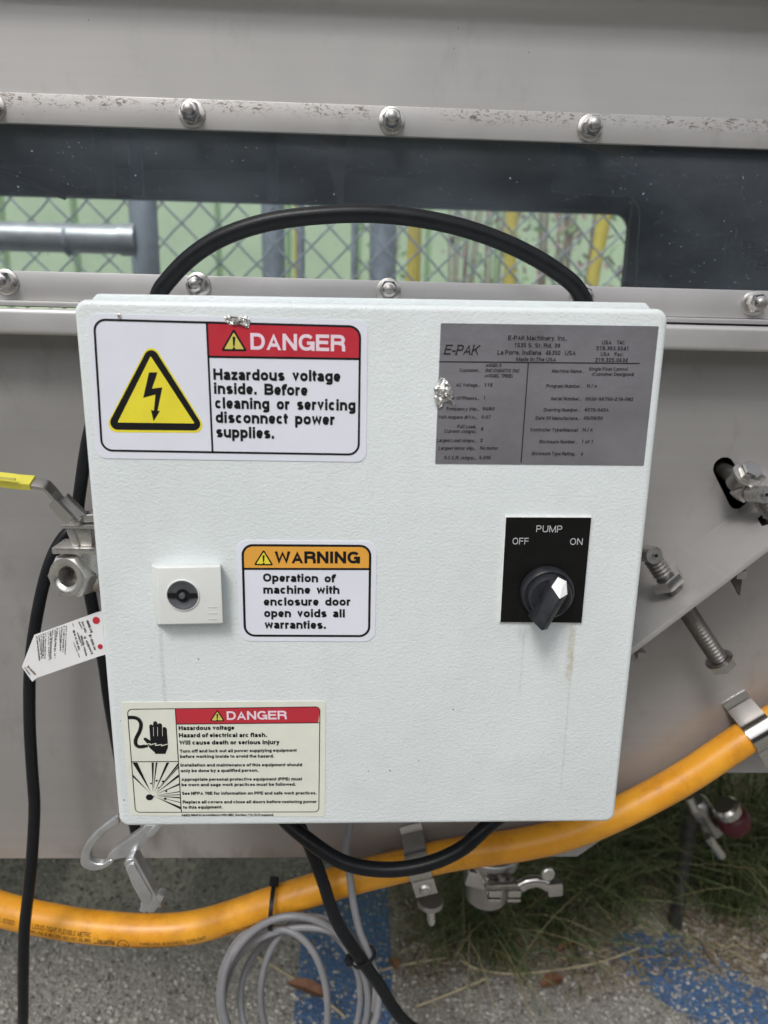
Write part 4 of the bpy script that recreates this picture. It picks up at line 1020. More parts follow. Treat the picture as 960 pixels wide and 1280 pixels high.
# warning tag on the valve
def tagp(x, y): return (20+x*115/960, 755+y*105/877)
tY = .074
cors = [(830, 92), (190, 325), (60, 655), (170, 812), (220, 770), (872, 545), (1150, 470), (1100, 20)]
def tagP(x, y, off=0):
    px, py = tagp(x, y); return P(px, py, tY-off)
tg = thing('warning_tag', 'white printed plastic tag hanging between the ball valve and the box', 'tag', tagP(500, 400))
fr = [tagP(*q) for q in cors]; b = prism_bm(fr, [p+Vector((0, .0005, 0)) for p in fr]); bmesh.ops.triangulate(b, faces=b.faces); bm_obj('sheet', b, 'tag_white', tg)
V, F = [], []
tsp = 0.0016
def tquad(a, b, wd, dash):
    """row of small print strokes from a to b in tag space"""
    n = int(math.hypot(b[0]-a[0], b[1]-a[1])/dash); ux, uy = (b[0]-a[0])/n, (b[1]-a[1])/n; l_ = math.hypot(ux, uy); nx_, ny_ = -uy/l_*wd/2, ux/l_*wd/2
    for i in range(n):
        if random.random() < .12: continue
        x, y = a[0]+ux*i, a[1]+uy*i; k = len(V); q = random.uniform(.4, .72); m1 = random.uniform(.55, 1)
        for sx, sy in ((0, -1), (q, -1), (q, 1), (0, 1)): V.append(tagP(x+ux*sx+nx_*sy*m1, y+uy*sx+ny_*sy*m1, .0002))
        F.append((k, k+1, k+2, k+3))
rows = [((742, 172), (790, 300), 30), ((770, 320), (825, 480), 30), ((690, 185), (730, 300), 26), ((715, 340), (795, 525), 28), ((655, 185), (690, 260), 16), ((680, 330), (735, 545), 24), ((590, 200), (605, 250), 10), ((600, 275), (660, 480), 26), ((640, 300), (690, 440), 22), ((600, 400), (665, 560), 12)]
for i in range(14): rows.append(((215+i*24, 335-i*9), (215+i*24-40+random.uniform(-20, 50)+22, 640-i*7-random.uniform(0, 120)), 13 if i % 3 else 20))
for a, b, wd in rows: tquad(a, b, wd, 9)
pd_obj('small_print', V, F, 'ink', tg)
for cx, cy, r_ in ((836, 172, 38), (878, 445, 26)):
    pd_obj('red_mark', [tagP(cx+r_*math.cos(2*math.pi*i/20), cy+r_*1.0*math.sin(2*math.pi*i/20), .0003) for i in range(20)], [tuple(range(20))], 'red_ink', tg)
V, F = [], []
tquad((120, 650), (205, 740), 26, 9); tquad((85, 655), (150, 745), 16, 9)
pd_obj('red_print', V, F, 'dry_leaf', tg)

# ================================================================== HASP HOOK
hk = thing('door_hook', 'cast aluminium hook with a short peg hanging under the lower left box corner', 'hook', P(150, 1040, .05))
def hp(x, y): p = P(80+x/6, 1000+y/6-max(0, y-400)*.018, .055); return (p.x, p.z)
out = [(420, 85), (385, 112), (300, 175), (215, 255), (155, 340), (133, 420), (140, 480), (190, 515), (250, 523), (320, 500), (370, 465), (378, 440), (360, 430), (335, 440), (300, 463), (250, 460), (213, 440), (205, 410), (215, 360), (270, 280), (340, 215), (420, 165)]
oc = [(p.x, p.y) for p in catmull([Vector((*hp(*q), 0)) for q in out], 5)]
plate2d('hook', [oc], .004, 'alu', XZ(.055), hk, bev=.0012, smooth=50)
bar = [(620, 170), (590, 205), (370, 362), (345, 385), (322, 440), (350, 450), (385, 440), (480, 412), (500, 425), (555, 400), (560, 370), (640, 290), (720, 215), (760, 170)]
plate2d('bar', [[hp(*q) for q in bar]], .0042, 'alu', XZ(.0555), hk, bev=.0008, smooth=40)
plate2d('eye_rim', [[hp(*q) for q in ((700, 150), (632, 225), (625, 250), (650, 268), (690, 245), (760, 150))], ], .0065, 'alu', XZ(.0555), hk, bev=.0012, smooth=40)
V, F = [], []
a_, b_ = Vector((*hp(420, 392), 0)), Vector((*hp(572, 290), 0)); xd = (b_-a_); yd = Vector((-xd.y, xd.x, 0)).normalized()*.0036
# worn raised marks along the bar
for i in range(9):
    t0 = i/9; q = a_+xd*t0; k = len(V); s_ = xd*.055
    for pp in (q, q+s_, q+s_*random.uniform(.3, 1)+yd*.8, q+yd*random.uniform(.6, 1)): V.append((pp.x, .0555-.0046, pp.y))
    F.append((k, k+1, k+2, k+3))
pd_obj('raised_mark', V, F, 'alu', hk)
pg = [(482, 405), (500, 375), (545, 362), (575, 378), (745, 740), (735, 765), (700, 810), (645, 800), (600, 700), (540, 580)]
plate2d('peg', [[(p.x, p.y) for p in catmull([Vector((*hp(*q), 0)) for q in pg], 3)]], .008, 'alu', XZ(.050), hk, bev=.0015, smooth=45)
plate2d('peg_face', [[hp(*q) for q in ((530, 390), (560, 385), (690, 640), (685, 690), (640, 700), (605, 660), (500, 430))]], .002, 'alu', XZ(.0445), hk, bev=.0006, smooth=45)
bm_obj('crossbar', tube_bm([Vector((hp(612, 790)[0], .050, hp(612, 790)[1])), Vector((hp(752, 700)[0], .050, hp(752, 700)[1]))], .0028, 12), 'alu', hk, 50)
bm_obj('crossbar_end', box_bm(Vector((hp(625, 785)[0], .049, hp(625, 785)[1])), (.005, .007, .006), rot=Matrix.Rotation(.45, 3, 'Y'), bev=.001), 'alu', hk, 40)
bm_obj('crossbar_end', box_bm(Vector((hp(738, 705)[0], .049, hp(738, 705)[1])), (.005, .007, .008), rot=Matrix.Rotation(.45, 3, 'Y'), bev=.001), 'alu', hk, 40)
bm_obj('mount', box_bm(Vector((hp(740, 120)[0], .055, hp(740, 120)[1]+.006)), (.02, .008, .02), bev=.002), 'alu', hk, 40)

# ================================================================== CONTROL BOX
W_, H_ = .305, .30812
BX = thing('control_box', 'pale grey powder coated electrical control box with danger labels and pump switch', 'control box', mtx=RB, local=True)
# door: rounded corners and rolled edges
def rr_prism(x0, x1, z0, z1, rc, steps, bmat=None):
    """steps: list of (inset, y)"""
    b = bmesh.new(); rings = []
    for ins, y in steps:
        rings.append([b.verts.new((px_, y, pz_)) for px_, pz_ in rrect(x0+ins, x1-ins, z0+ins, z1-ins, max(rc-ins, .0005), 8)])
    b.faces.new(rings[0])
    for A_, B_ in zip(rings, rings[1:]):
        n = len(A_)
        for i in range(n): b.faces.new((A_[i], A_[(i+1) % n], B_[(i+1) % n], B_[i]))
    b.faces.new(rings[-1][::-1]); return b
R3 = .0032
steps = [(R3*(1-math.sin(a)), R3*(1-math.cos(a))) for a in [math.pi/2*i/6 for i in range(7)]]
door = bm_obj('door', rr_prism(-W_/2, W_/2, -H_/2, H_/2, .0065, steps+[(0, .0150), (.0012, .0152)]), 'powder', BX, 60)
bod = []
hx, h0, h1 = W_/2-.0015, -H_/2+.002, H_/2+.0036
ch = .005
fr = [(-hx, h0), (hx, h0), (hx, h1-ch), (hx-ch, h1), (-hx+ch, h1), (-hx, h1-ch)]
b = prism_bm([(x, .0165, z) for x, z in fr], [(x, .024, z) for x, z in fr], .0012); bm_obj('rim', b, 'powder', BX, 40)
bm_obj('body', box_bm((0, .062, 0), (W_-.010, .0760, H_-.010), bev=.002), 'powder', BX, 40)
bm_obj('gasket', box_bm((0, .0158, 0), (W_-.02, .0016, H_-.02)), 'black', BX)
for sx in (-.10, .10):
    bm_obj('mounting_foot', box_bm((sx, .119, 0), (.02, .040, .02)), 'dull_steel', BX)
def fpoly(name, pts, y, mat, parent, conv=None):
    vs = [L(*(conv(*p) if conv else p)) for p in pts]
    return pd_obj(name, [(p.x, y, p.z) for p in vs], [tuple(range(len(vs)))], mat, parent)
class Print:                                              # several flat printed shapes joined in one mesh
    def __init__(s, conv): s.V = []; s.F = []; s.c = conv
    def poly(s, pts, y):
        k = len(s.V); s.V += [(q.x, y, q.z) for q in (L(*s.c(*p)) for p in pts)]; s.F.append(tuple(range(k, k+len(pts)))); return s
    def raw(s, pts, y):
        k = len(s.V); s.V += [(p[0], y, p[1]) for p in pts]; s.F.append(tuple(range(k, k+len(pts)))); return s
    def ring(s, o_, i_, y):
        k = len(s.V); n = len(o_)
        for a, b in zip(o_, i_): s.V += [(a[0], y, a[1]), (b[0], y, b[1])]
        for i in range(n): j = (i+1) % n; s.F.append((k+2*i, k+2*j, k+2*j+1, k+2*i+1))
        return s
    def line(s, a, b, wd, y):
        A_, B_ = L(*s.c(*a)), L(*s.c(*b)); d = (B_-A_); d.y = 0; d.normalize(); nn = Vector((-d.z, 0, d.x))*wd/2
        return s.raw([((A_+nn).x, (A_+nn).z), ((B_+nn).x, (B_+nn).z), ((B_-nn).x, (B_-nn).z), ((A_-nn).x, (A_-nn).z)], y)
    def text(s, t, a, b, cap, y, bold=.2, shear=0., spacing=0., serif=0.):
        A_, B_ = L(*s.c(*a)), L(*s.c(*b)); T_ = L(*s.c(a[0], a[1]-cap)); hh = (T_-A_).length
        vs, fs = stroke_text(t, bold, serif, shear, spacing); x0 = min(p[0] for p in vs); x1 = max(p[0] for p in vs)
        X = B_-A_; U = Vector((-X.z, 0, X.x)).normalized()*hh; k = len(s.V)
        for p in vs:
            q = A_+X*((p[0]-x0)/(x1-x0))+U*p[1]; s.V.append((q.x, y-p[2]*6e-6, q.z))
        s.F += [tuple(i+k for i in f_) for f_ in fs]; return s
    def make(s, name, mat, parent): return pd_obj(name, s.V, s.F, mat, parent)
def quad_rr(conv, c4, rad, inset=0, n=8):
    """rounded quad; c4 = TL,TR,BR,BL in crop px; returns (x,z) list"""
    q = [L(*conv(*p)) for p in c4]; q = [Vector((p.x, p.z)) for p in q]; out = []
    cen = sum(q, Vector((0, 0)))/4
    q2 = []
    for i in range(4):
        p = q[i]; a = (q[i-1]-p).normalized(); b = (q[(i+1) % 4]-p).normalized(); q2.append(p+(a+b)*inset)
    for i in range(4):
        p = q2[i]; a = (q2[i-1]-p).normalized(); b = (q2[(i+1) % 4]-p).normalized(); r = max(rad-inset, .0003)
        c = p+(a+b)*r
        for k in range(n+1):
            t = k/n*math.pi/2; out.append(c-b*r*math.cos(t)-a*r*math.sin(t) if 0 else c-a*r*math.sin(t)-b*r*math.cos(t))
    # order: starts on side toward previous corner
    return [(v.x, v.y) for v in out]
def sticker(name, conv, c4, rad, mat, parent, th_=.00035):
    lp = quad_rr(conv, c4, rad); b = prism_bm([(x, -th_, z) for x, z in lp], [(x, -.00002, z) for x, z in lp]); return bm_obj(name, b, mat, parent)
def crop(ox, oy, s): return lambda x, y: (ox+x/s, oy+y/s)
Y1, Y2, Y3, Y4 = -.00043, -.00051, -.00059, -.00067

# --- voltage danger label
c = crop(90, 350, 960/390)
lb = sticker('danger_label', c, [(45, 103), (910, 125), (905, 560), (75, 548)], .0055, 'white_vinyl', BX)
lb['label'] = 'white voltage danger label with yellow lightning triangle and red header'
bc = [(65, 118), (890, 140), (885, 540), (90, 527)]
def band_pts(c, bc, rad, ins, dl, bl):
    """header band that follows the rounded border: right of line dl, above line bl"""
    a0, a1 = L(*c(*dl[0])), L(*c(*dl[1])); b0, b1 = L(*c(*bl[0])), L(*c(*bl[1])); out = []
    for x, z in quad_rr(c, bc, rad, ins):
        z = max(z, b0.z+(b1.z-b0.z)*(x-b0.x)/(b1.x-b0.x)); x = max(x, a0.x+(a1.x-a0.x)*(z-a0.z)/(a1.z-a0.z))
        if not out or math.hypot(x-out[-1][0], z-out[-1][1]) > 2e-5: out.append((x, z))
    return out
Print(c).raw(band_pts(c, bc, .0062, .0005, ((415, 128), (433, 529)), ((420, 236), (886, 243))), Y1).make('header_band', 'red_ink', lb)
p = Print(c); p.ring(quad_rr(c, bc, .0062), quad_rr(c, bc, .0062, .0011), Y2)
p.line((415, 128), (433, 529), .0010, Y2); p.line((420, 236), (886, 243), .0011, Y2); p.make('border', 'ink', lb)
def tri(c, name_mat, pts, parent, y, rad=.0, name='warning_triangle'):
    q = [Vector((L(*c(*p)).x, L(*c(*p)).z)) for p in pts]; out = []
    for i in range(3):
        p0 = q[i]; a = (q[i-1]-p0).normalized(); b = (q[(i+1) % 3]-p0).normalized(); half = a.angle(b)/2
        if rad <= 0: out.append(p0); continue
        dd = rad/math.tan(half); s_, e_ = p0+a*dd, p0+b*dd; cen = p0+(a+b).normalized()*rad/math.sin(half)
        a0 = math.atan2((s_-cen).y, (s_-cen).x); a1 = math.atan2((e_-cen).y, (e_-cen).x); da = (a1-a0+math.pi) % (2*math.pi)-math.pi
        out += [Vector((cen.x+rad*math.cos(a0+da*k/6), cen.y+rad*math.sin(a0+da*k/6))) for k in range(7)]
    return Print(c).raw([(v.x, v.y) for v in out], y).make(name, name_mat, parent)
tri(c, 'yellow_ink', [(243, 184), (421, 470), (96, 468)], lb, Y1, .0042)
tri(c, 'ink', [(243, 194), (412, 463), (104, 460)], lb, Y2, .0036, 'triangle_frame')
tri(c, 'yellow_ink', [(243, 234), (378, 441), (141, 438)], lb, Y3, .0003, 'triangle_field')
Print(c).poly([(238, 284), (264, 284), (247, 334), (279, 330), (264, 402), (272, 402), (252, 434), (244, 399), (253, 402), (258, 352), (220, 362)][::1], Y4).make('lightning_bolt', 'ink', lb)
def small_tri(c, a, bl, br, parent, ymat='dull_yellow', y0=Y2):
    tri(c, 'ink', [a, br, bl], parent, y0-.00004, .0006)
    cx = (a[0]+bl[0]+br[0])/3; cy = (a[1]+bl[1]+br[1])/3; k = .74
    sh = lambda p: (cx+(p[0]-cx)*k, cy+(p[1]-cy)*k)
    tri(c, ymat, [sh(a), sh(br), sh(bl)], parent, y0-.00012, .0002, 'triangle_field')
    h = bl[1]-a[1]; w2 = (br[0]-bl[0])
    p = Print(c); p.poly([(cx-w2*.055, cy-h*.30), (cx+w2*.055, cy-h*.30), (cx+w2*.028, cy+h*.12), (cx-w2*.028, cy+h*.12)], y0-.0002)
    p.poly([(cx-w2*.045, cy+h*.17), (cx+w2*.045, cy+h*.17), (cx+w2*.045, cy+h*.26), (cx-w2*.045, cy+h*.26)], y0-.0002); p.make('exclamation_mark', 'ink', parent)
small_tri(c, (498, 149), (459, 218), (540, 219), lb)
Print(c).text('DANGER', (550, 214), (841, 220), 51, Y2, .205).make('header_lettering', 'pink_ink', lb)
p = Print(c)
for t, a, b in (('Hazardous  voltage', (436, 307), (826, 313)), ('inside.  Before', (438, 350), (725, 356)), ('cleaning  or  servicing', (441, 395), (872, 402)), ('disconnect  power', (443, 439), (808, 446)), ('supplies.', (445, 484), (622, 488))):
    p.text(t, a, b, 35, Y2, .245, spacing=.0)
p.make('lettering', 'ink', lb)

# --- enclosure warning label
c = crop(170, 660, 3.0)
lb2 = sticker('warning_label', c, [(377, 45), (903, 50), (896, 425), (388, 423)], .0062, 'white_vinyl', BX)
lb2['label'] = 'white warning label with an orange header about the enclosure door'
bc = [(395, 59), (883, 62), (878, 408), (405, 406)]
hd = quad_rr(c, bc, .0062, .0006)
zs = L(*c(400, 150)).z
Print(c).raw([(x, z) if z > zs else (x, zs) for x, z in hd], Y1).make('header_band', 'orange_ink', lb2)
p = Print(c); p.ring(quad_rr(c, bc, .0064), quad_rr(c, bc, .0064, .0013), Y2); p.line((402, 152), (881, 153), .0012, Y2); p.make('border', 'ink', lb2)
small_tri(c, (479, 79), (442, 138), (516, 139), lb2, 'yellow_ink')
Print(c).text('WARNING', (521, 131), (840, 132), 45, Y2, .235).make('header_lettering', 'ink', lb2)
p = Print(c)
for t, a, b in (('Operation  of', (477, 200), (750, 203)), ('machine  with', (478, 245), (763, 246)), ('enclosure  door', (480, 290), (804, 290)), ('open  voids  all', (481, 333), (783, 334)), ('warranties.', (483, 376), (712, 377))): p.text(t, a, b, 31, Y2, .245, spacing=.0)
p.make('lettering', 'ink', lb2)

# --- arc flash label
c = crop(140, 860, 960/280)
lb3 = sticker('danger_label', c, [(42, 60), (915, 55), (912, 550), (78, 545)], .0018, 'cream_vinyl', BX)
lb3['label'] = 'cream arc flash danger label with a black hand and a bursting flash'
bc = [(65, 88), (893, 77), (888, 530), (100, 532)]
Print(c).raw(band_pts(c, bc, .0030, .0002, ((272, 88), (298, 532)), ((277, 153), (889, 147))), Y1).make('header_band', 'red_ink', lb3)
p = Print(c); p.ring(quad_rr(c, bc, .0030), quad_rr(c, bc, .0030, .00045), Y2)
p.line((272, 88), (298, 532), .0005, Y2); p.line((83, 314), (287, 313), .0005, Y2); p.line((277, 153), (889, 147), .0005, Y2); p.make('border', 'ink', lb3)
small_tri(c, (452, 91), (419, 141), (485, 140), lb3)
Print(c).text('DANGER', (493, 135), (750, 132), 37, Y2, .20).make('header_lettering', 'pink_ink', lb3)
p = Print(c)
for t, a, b, cp, bo in (('Hazardous voltage', (287, 179), (525, 177), 18.5, .26), ('Hazard of electrical arc flash.', (288, 210), (665, 208), 18.5, .26), ('Will cause death or serious injury', (290, 241), (718, 239), 18.5, .26),
    ('Turn off and lock out all power supplying equipment', (292, 275), (792, 271), 13.5, .25), ('before working inside to avoid the hazard.', (293, 298), (695, 296), 13.5, .25),
    ('Installation and maintenance of this equipment should', (295, 335), (815, 333), 13.5, .25), ('only be done by a qualified person.', (296, 359), (628, 357), 13.5, .25),
    ('Appropriate personal protective equipment (PPE) must', (298, 396), (815, 394), 13.5, .25), ('be worn and sage work practices must be followed.', (299, 419), (788, 417), 13.5, .25),
    ('See NFPA 70E for information on PPE and safe work practices.', (301, 456), (877, 454), 13.5, .25),
    ('Replace all covers and close all doors before restoring power', (304, 493), (877, 491), 13.5, .25), ('to this equipment.', (306, 516), (474, 514), 13.5, .25),
    ('Apply label in accordance with NEC Section 110.16 if required.', (298, 546), (694, 546), 9.5, .26)):
    p.text(t, a, b, cp, Y2, bo)
p.make('lettering', 'ink', lb3)
# hand pictogram
c8 = crop(150, 870, 960/140)
hnd = [(252, 252), (262, 240), (274, 240), (284, 250), (287, 225), (298, 212), (312, 213), (322, 226), (324, 240), (336, 229), (352, 230), (362, 244), (364, 272), (374, 263), (390, 262), (402, 276), (406, 330), (412, 405), (412, 440), (398, 470), (392, 492), (304, 492), (300, 480), (255, 440), (236, 405), (204, 368), (206, 356), (222, 352), (240, 364), (262, 378)]
p = Print(c8); p.poly(hnd, Y2)
cr = catmull([Vector((x, y, 0)) for x, y in ((70, 182), (110, 180), (155, 192), (182, 235), (170, 300), (138, 365), (140, 415), (175, 432), (240, 420))], 5)
for q0, q1 in zip(cr, cr[1:]): p.line((q0.x, q0.y), (q1.x, q1.y), .0022, Y2)
p.make('hand_pictogram', 'ink', lb3)
p = Print(c8)
for x in (288, 324, 365): p.line((x, 262), (x+2, 340), .00022, Y3)
zg = [(215, 412), (262, 402), (258, 416), (312, 400), (305, 420), (362, 410), (356, 424), (412, 406)]
for q0, q1 in zip(zg, zg[1:]): p.line(q0, q1, .00055, Y3)
p.make('spark_line', 'cream_vinyl', lb3)
p = Print(c8); C_ = (283, 850)
for ax_, ay_, bx_, by_, k0 in ((108, 566, 150, 566, .10), (112, 668, 112, 690, .12), (272, 566, 292, 566, .10), (308, 566, 322, 566, .14), (400, 566, 424, 566, .10), (498, 572, 500, 592, .12), (500, 600, 501, 612, .10), (503, 668, 505, 690, .10), (508, 745, 509, 760, .12), (512, 812, 513, 820, .1), (514, 838, 514, 846, .1), (515, 862, 516, 874, .1), (518, 905, 519, 912, .12), (520, 945, 522, 968, .06)):
    m0 = (C_[0]+((ax_+bx_)/2-C_[0])*k0, C_[1]+((ay_+by_)/2-C_[1])*k0); p.poly([(ax_, ay_), (bx_, by_), m0], Y2)
p.poly([(C_[0]-28+32*math.cos(t), 864+26*math.sin(t)) for t in [math.pi*2*i/14 for i in range(14)]], Y2)
for x, y, s_ in ((268, 745, 10), (315, 722, 12), (370, 728, 13), (332, 782, 8), (398, 812, 11), (390, 876, 14), (290, 856, 8)):
    p.poly([(x-s_, y+s_*.4), (x-s_*.2, y-s_*.8), (x+s_, y-s_*.5), (x+s_*.4, y+s_*.7)], Y2-.00005)
p.make('flash_pictogram', 'ink', lb3)

# --- rating plate
c = crop(530, 390, 960/310)
rp = sticker('rating_plate', c, [(65, 43), (908, 55), (850, 594), (43, 587)], .0005, 'rating', BX, .0003)
rp['label'] = 'grey metallic rating plate with fine black serif print'
p = Print(c); p.line((58, 192), (834, 199), .0005, Y2); p.line((403, 197), (375, 582), .0005, Y2)
p.text('E-PAK', (72, 164), (217, 166), 38, Y2, .14, .30, 0, .19)
for t, a, b, cp in (('E-PAK Machinery, Inc.', (323, 108), (552, 110), 17), ('1535 S. St. Rd. 39', (350, 136), (525, 138), 16), ('La Porte, Indiana   46350   USA', (282, 164), (586, 167), 17), ('Made In The USA', (355, 189), (510, 191), 14),
    ('USA    Tel:', (686, 125), (776, 125), 15), ('219.393.5541', (664, 147), (790, 149), 15), ('USA    Fax:', (681, 170), (770, 171), 14), ('219.325.0634', (660, 192), (787, 194), 15)): p.text(t, a, b, cp, Y2, .16, 0, .05, .19)
for t, x0, x1, y in (('Customer..', 137, 218, 231), ('ANGELS', 238, 299, 212), ('INCOGNITO INC', 236, 370, 232), ('(ANGEL TREE)', 233, 343, 252), ('AC Voltage..', 123, 215, 288), ('115', 234, 264, 288), ('Number Of Phases..', 58, 213, 338), ('1', 231, 236, 338),
    ('Frequency (Hz)..', 85, 213, 380), ('50/60', 226, 272, 380), ('Volt-Ampere (KVA)..', 55, 208, 412), ('0.07', 222, 257, 412), ('Full Load..', 127, 206, 449), ('Current (Amps).', 78, 203, 467), ('6', 220, 229, 458), ('Largest Load (Amps)..', 48, 203, 502), ('2', 217, 226, 502),
    ('Largest Motor (Hp)..', 55, 202, 532), ('No motor', 215, 286, 532), ('S.C.C.R. (Amps)..', 78, 201, 569), ('5,000', 213, 257, 569),
    ('Machine Name..', 493, 618, 234), ('Single Float Control', 637, 788, 226), ('(Customer Designed)', 648, 811, 246), ('Program Number..', 471, 612, 292), ('N / A', 628, 668, 292), ('Serial Number..', 490, 608, 341), ('0520-56750-216-082', 624, 808, 342),
    ('Drawing Number..', 461, 603, 384), ('6072-042A', 621, 713, 384), ('Date Of Manufacture..', 430, 602, 416), ('05/29/20', 617, 690, 416), ('Controller Type/Manual', 411, 595, 461), ('N / A', 612, 652, 461), ('Enclosure Number..', 445, 592, 507), ('1 of 1', 610, 653, 507), ('Enclosure Type Rating..', 415, 588, 553), ('4', 605, 614, 555)):
    p.text(t, (x0, y), (x1, y+(x1-x0)*.008), 12.5, Y2, .17, .12, .06, .18)
p.make('lettering', 'plate_ink', rp)
# torn crumpled foil
def foil_bit(name, pts, parent, hgt, n=14, conv=None):
    """crumpled sheet: jittered fan patch"""
    q = [L(*p) for p in pts]; cen = sum(q, Vector())/len(q); V = []; F = []; R = 5; N_ = len(q)
    for r in range(R+1):
        for i in range(N_):
            t = r/R; v = cen.lerp(q[i], t); hh = hgt*(1-t**2*.75)*random.uniform(.1, 1.0)
            V.append((v.x+random.uniform(-1, 1)*.0006*(r > 0), -.0006-hh, v.z+random.uniform(-1, 1)*.0006*(r > 0)))
    for r in range(R):
        for i in range(N_): j = (i+1) % N_; F += [(r*N_+i, r*N_+j, (r+1)*N_+j), (r*N_+i, (r+1)*N_+j, (r+1)*N_+i)]
    return pd_obj(name, V, F, 'foil', parent)
ft = crop(535, 465, 19.2)
foil_bit('torn_foil', [ft(*q) for q in ((330, 140), (400, 150), (480, 230), (560, 350), (600, 480), (600, 580), (560, 640), (660, 780), (600, 790), (520, 700), (350, 730), (300, 840), (220, 880), (190, 760), (150, 620), (150, 500), (140, 400), (220, 280))], rp, .0024)
ft = crop(270, 385, 16)
foil_bit('torn_foil', [ft(*q) for q in ((170, 190), (260, 130), (330, 170), (440, 150), (560, 180), (640, 190), (680, 270), (660, 380), (640, 420), (580, 350), (480, 330), (400, 340), (330, 330), (240, 270))], lb, .0020)
ft = crop(270, 385, 16)
foil_bit('torn_corner', [ft(*q) for q in ((165, 180), (200, 200), (380, 320), (340, 345), (230, 280))], lb, .0012)
foil_bit('torn_corner', [(146, 391), (151, 390), (152, 397), (148, 399)], lb, .0008)

# --- pump switch
c = crop(600, 620, 960/180)
pl4 = [L(*c(*q), -.0015) for q in ((174, 143), (742, 145), (677, 845), (136, 840))]
lpv = [(p.x, -.0015, p.z) for p in pl4]
plate = bm_obj('legend_plate', prism_bm(lpv, [(x, -.0003, z) for x, y, z in lpv]), 'black_plate', BX)
b = prism_bm([(x+dx, -.0013, z+dz) for (x, y, z), (dx, dz) in zip(lpv, ((-.0006, .0006), (0, .0006), (0, 0), (-.0006, 0)))], [(x+dx, -.0002, z+dz) for (x, y, z), (dx, dz) in zip(lpv, ((-.0006, .0006), (0, .0006), (0, 0), (-.0006, 0)))])
bm_obj('plate_edge', b, 'white_paint', plate)
class PrintP(Print): pass
p = Print(lambda x, y: c(x, y))
for t, a, b in (('PUMP', (370, 235), (540, 237)), ('OFF', (213, 317), (318, 318)), ('ON', (594, 320), (676, 321))): p.text(t, a, b, 44, -.00158, .115, 0, .10)
p.make('lettering', 'pale_ink', plate)
kc = L(*c(436, 628)); kc = Vector((kc.x, 0, kc.z))
knob = bm_obj('switch_knob', lathe([(.0150, .0016), (.0152, .0022), (.0150, .0058), (.0142, .0072), (.0134, .0078), (.0132, .0072), (.0122, .0072), (.0120, .0115), (.0112, .0124), (0, .0124)], kc, (0, -1, 0), 56), 'knob', BX, 45)
ang = math.atan2(.83, .40); D_ = Vector((math.cos(ang), 0, math.sin(ang))); N_ = Vector((-D_.z, 0, D_.x)); Fv = Vector((0, -1, 0))
def kp(u, v, h): return kc+D_*u+N_*v+Fv*h
hw = .0066
top = [(-.0150, -hw*.75, .0225), (-.0165, 0, .0225), (-.0150, hw*.75, .0225), (.0020, hw*.22, .0225), (.0050, 0, .0215), (.0020, -hw*.22, .0225)]
# grip: faceted body, ridge runs to the painted nose
b = bmesh.new()
vt = [kp(*q) for q in ((-.0158, -.0052, .0085), (-.0158, .0052, .0085), (.0108, .0066, .0085), (.0128, .0035, .0085), (.0128, -.0035, .0085), (.0108, -.0066, .0085),
      (-.0150, -.0040, .0200), (-.0162, 0, .0235), (-.0150, .0040, .0200), (.0070, .0056, .0165), (.0040, 0, .0225), (.0070, -.0056, .0165), (.0118, 0.0028, .0125), (.0118, -.0028, .0125))]
vb = [b.verts.new(p) for p in vt]
for f_ in ((0, 1, 8, 7, 6), (1, 2, 9, 8), (0, 6, 11, 5), (8, 9, 10, 7), (6, 7, 10, 11), (9, 12, 13, 11, 10), (2, 3, 12, 9), (5, 11, 13, 4), (3, 4, 13, 12), (0, 5, 4, 3, 2, 1)): b.faces.new([vb[k] for k in f_])
bmesh.ops.recalc_face_normals(b, faces=b.faces); bmesh.ops.bevel(b, geom=b.edges[:], offset=.0005, segments=2, profile=.6, affect='EDGES')
grip = bm_obj('grip', b, 'knob', knob, 30)
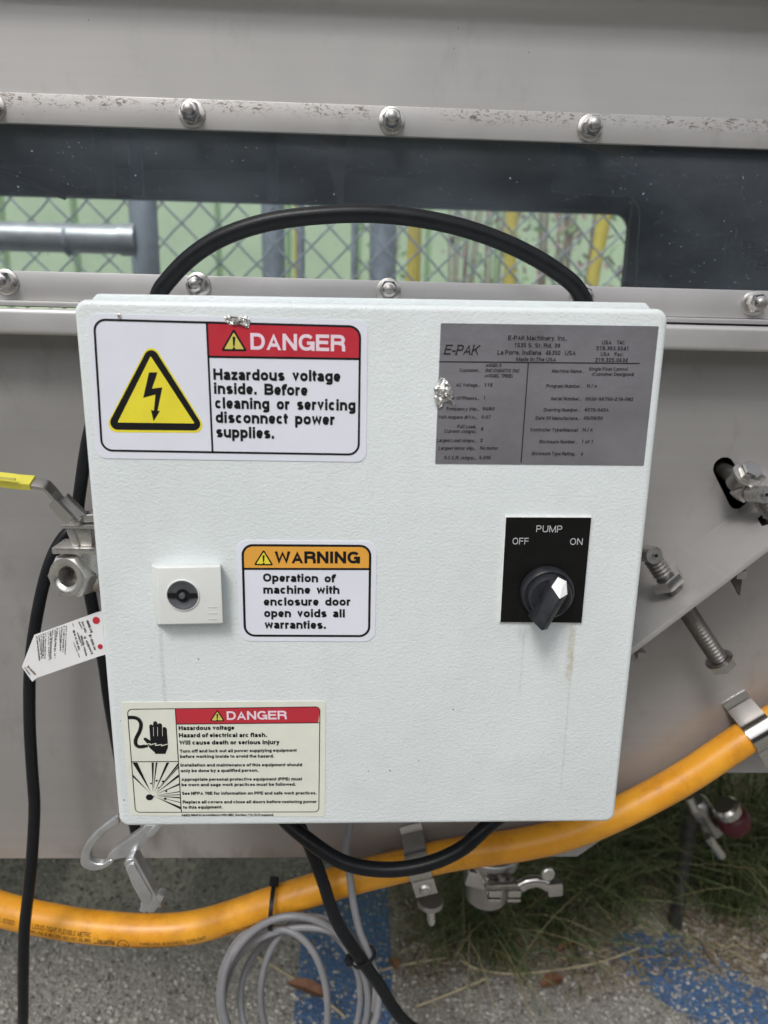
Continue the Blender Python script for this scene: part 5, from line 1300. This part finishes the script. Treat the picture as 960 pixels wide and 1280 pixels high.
nose = [kp(*q) for q in ((.0068, .0050, .0170), (.0040, 0, .0229), (.0068, -.0050, .0170), (.0122, -.0027, .0127), (.0124, .0027, .0127))]
b = bmesh.new(); vv = [b.verts.new(p) for p in nose]; ctr = b.verts.new(kp(.0085, 0, .0180))
for i in range(5): b.faces.new((vv[i], vv[(i+1) % 5], ctr))
bm_obj('pointer_mark', b, 'white_paint', knob)

# --- quarter-turn lock
c = crop(170, 660, 3.0)
bq = [(55, 137), (318, 134), (326, 360), (75, 362)]
fq = [(80, 149), (318, 143), (327, 358), (86, 363)]
fb = [L(*c(*q)) for q in bq]; ff = [L(*c(*q), -.0085) for q in fq]
b = prism_bm([(p.x, -.0085, p.z) for p in ff], [(p.x, -.0001, p.z) for p in fb], .0007, 3); lock = bm_obj('lock_housing', b, 'white_plastic', BX, 40)
lc = L(*c(176, 251), -.0085); lc = Vector((lc.x, -.0085, lc.z))
bm_obj('lock_ring', lathe([(.0092, .0001), (.0090, .0007), (.0085, .0008), (.0083, .0002)], lc, (0, -1, 0), 40), 'white_plastic', lock, 50)
lk = bm_obj('lock_cylinder', lathe([(0, -.00000), (.0030, .0002), (.0068, .0003), (.0074, .0008), (.0082, .0009), (.0084, .0002)], lc, (0, -1, 0), 40), 'grey_plastic', lock, 50)
b = box_bm(lc+Vector((0, -.0009, .0000)), (.0160, .0006, .0026)); bm_obj('key_slot', b, 'ink', lock)
bm_obj('key_slot', lathe([(0, .0004), (.0036, .0012), (.0036, .0005)], lc, (0, -1, 0), 24), 'ink', lock, 30)
bm_obj('lock_pin', lathe([(0, .0028), (.0014, .0026), (.0018, .0020), (.0018, .0)], lc, (0, -1, 0), 20), 'grey_plastic', lock, 40)
for y in (297, 320, 342):
    a, b_ = L(*c(271, y), -.0085), L(*c(305, y), -.0085); b = box_bm(((a.x+b_.x)/2, -.0086, (a.z+b_.z)/2), ((b_.x-a.x), .0003, .0004)); bm_obj('moulded_line', b, 'pale_ink', lock)
for k in list(bpy.data.objects):
    if '_loc' in k: del k['_loc']
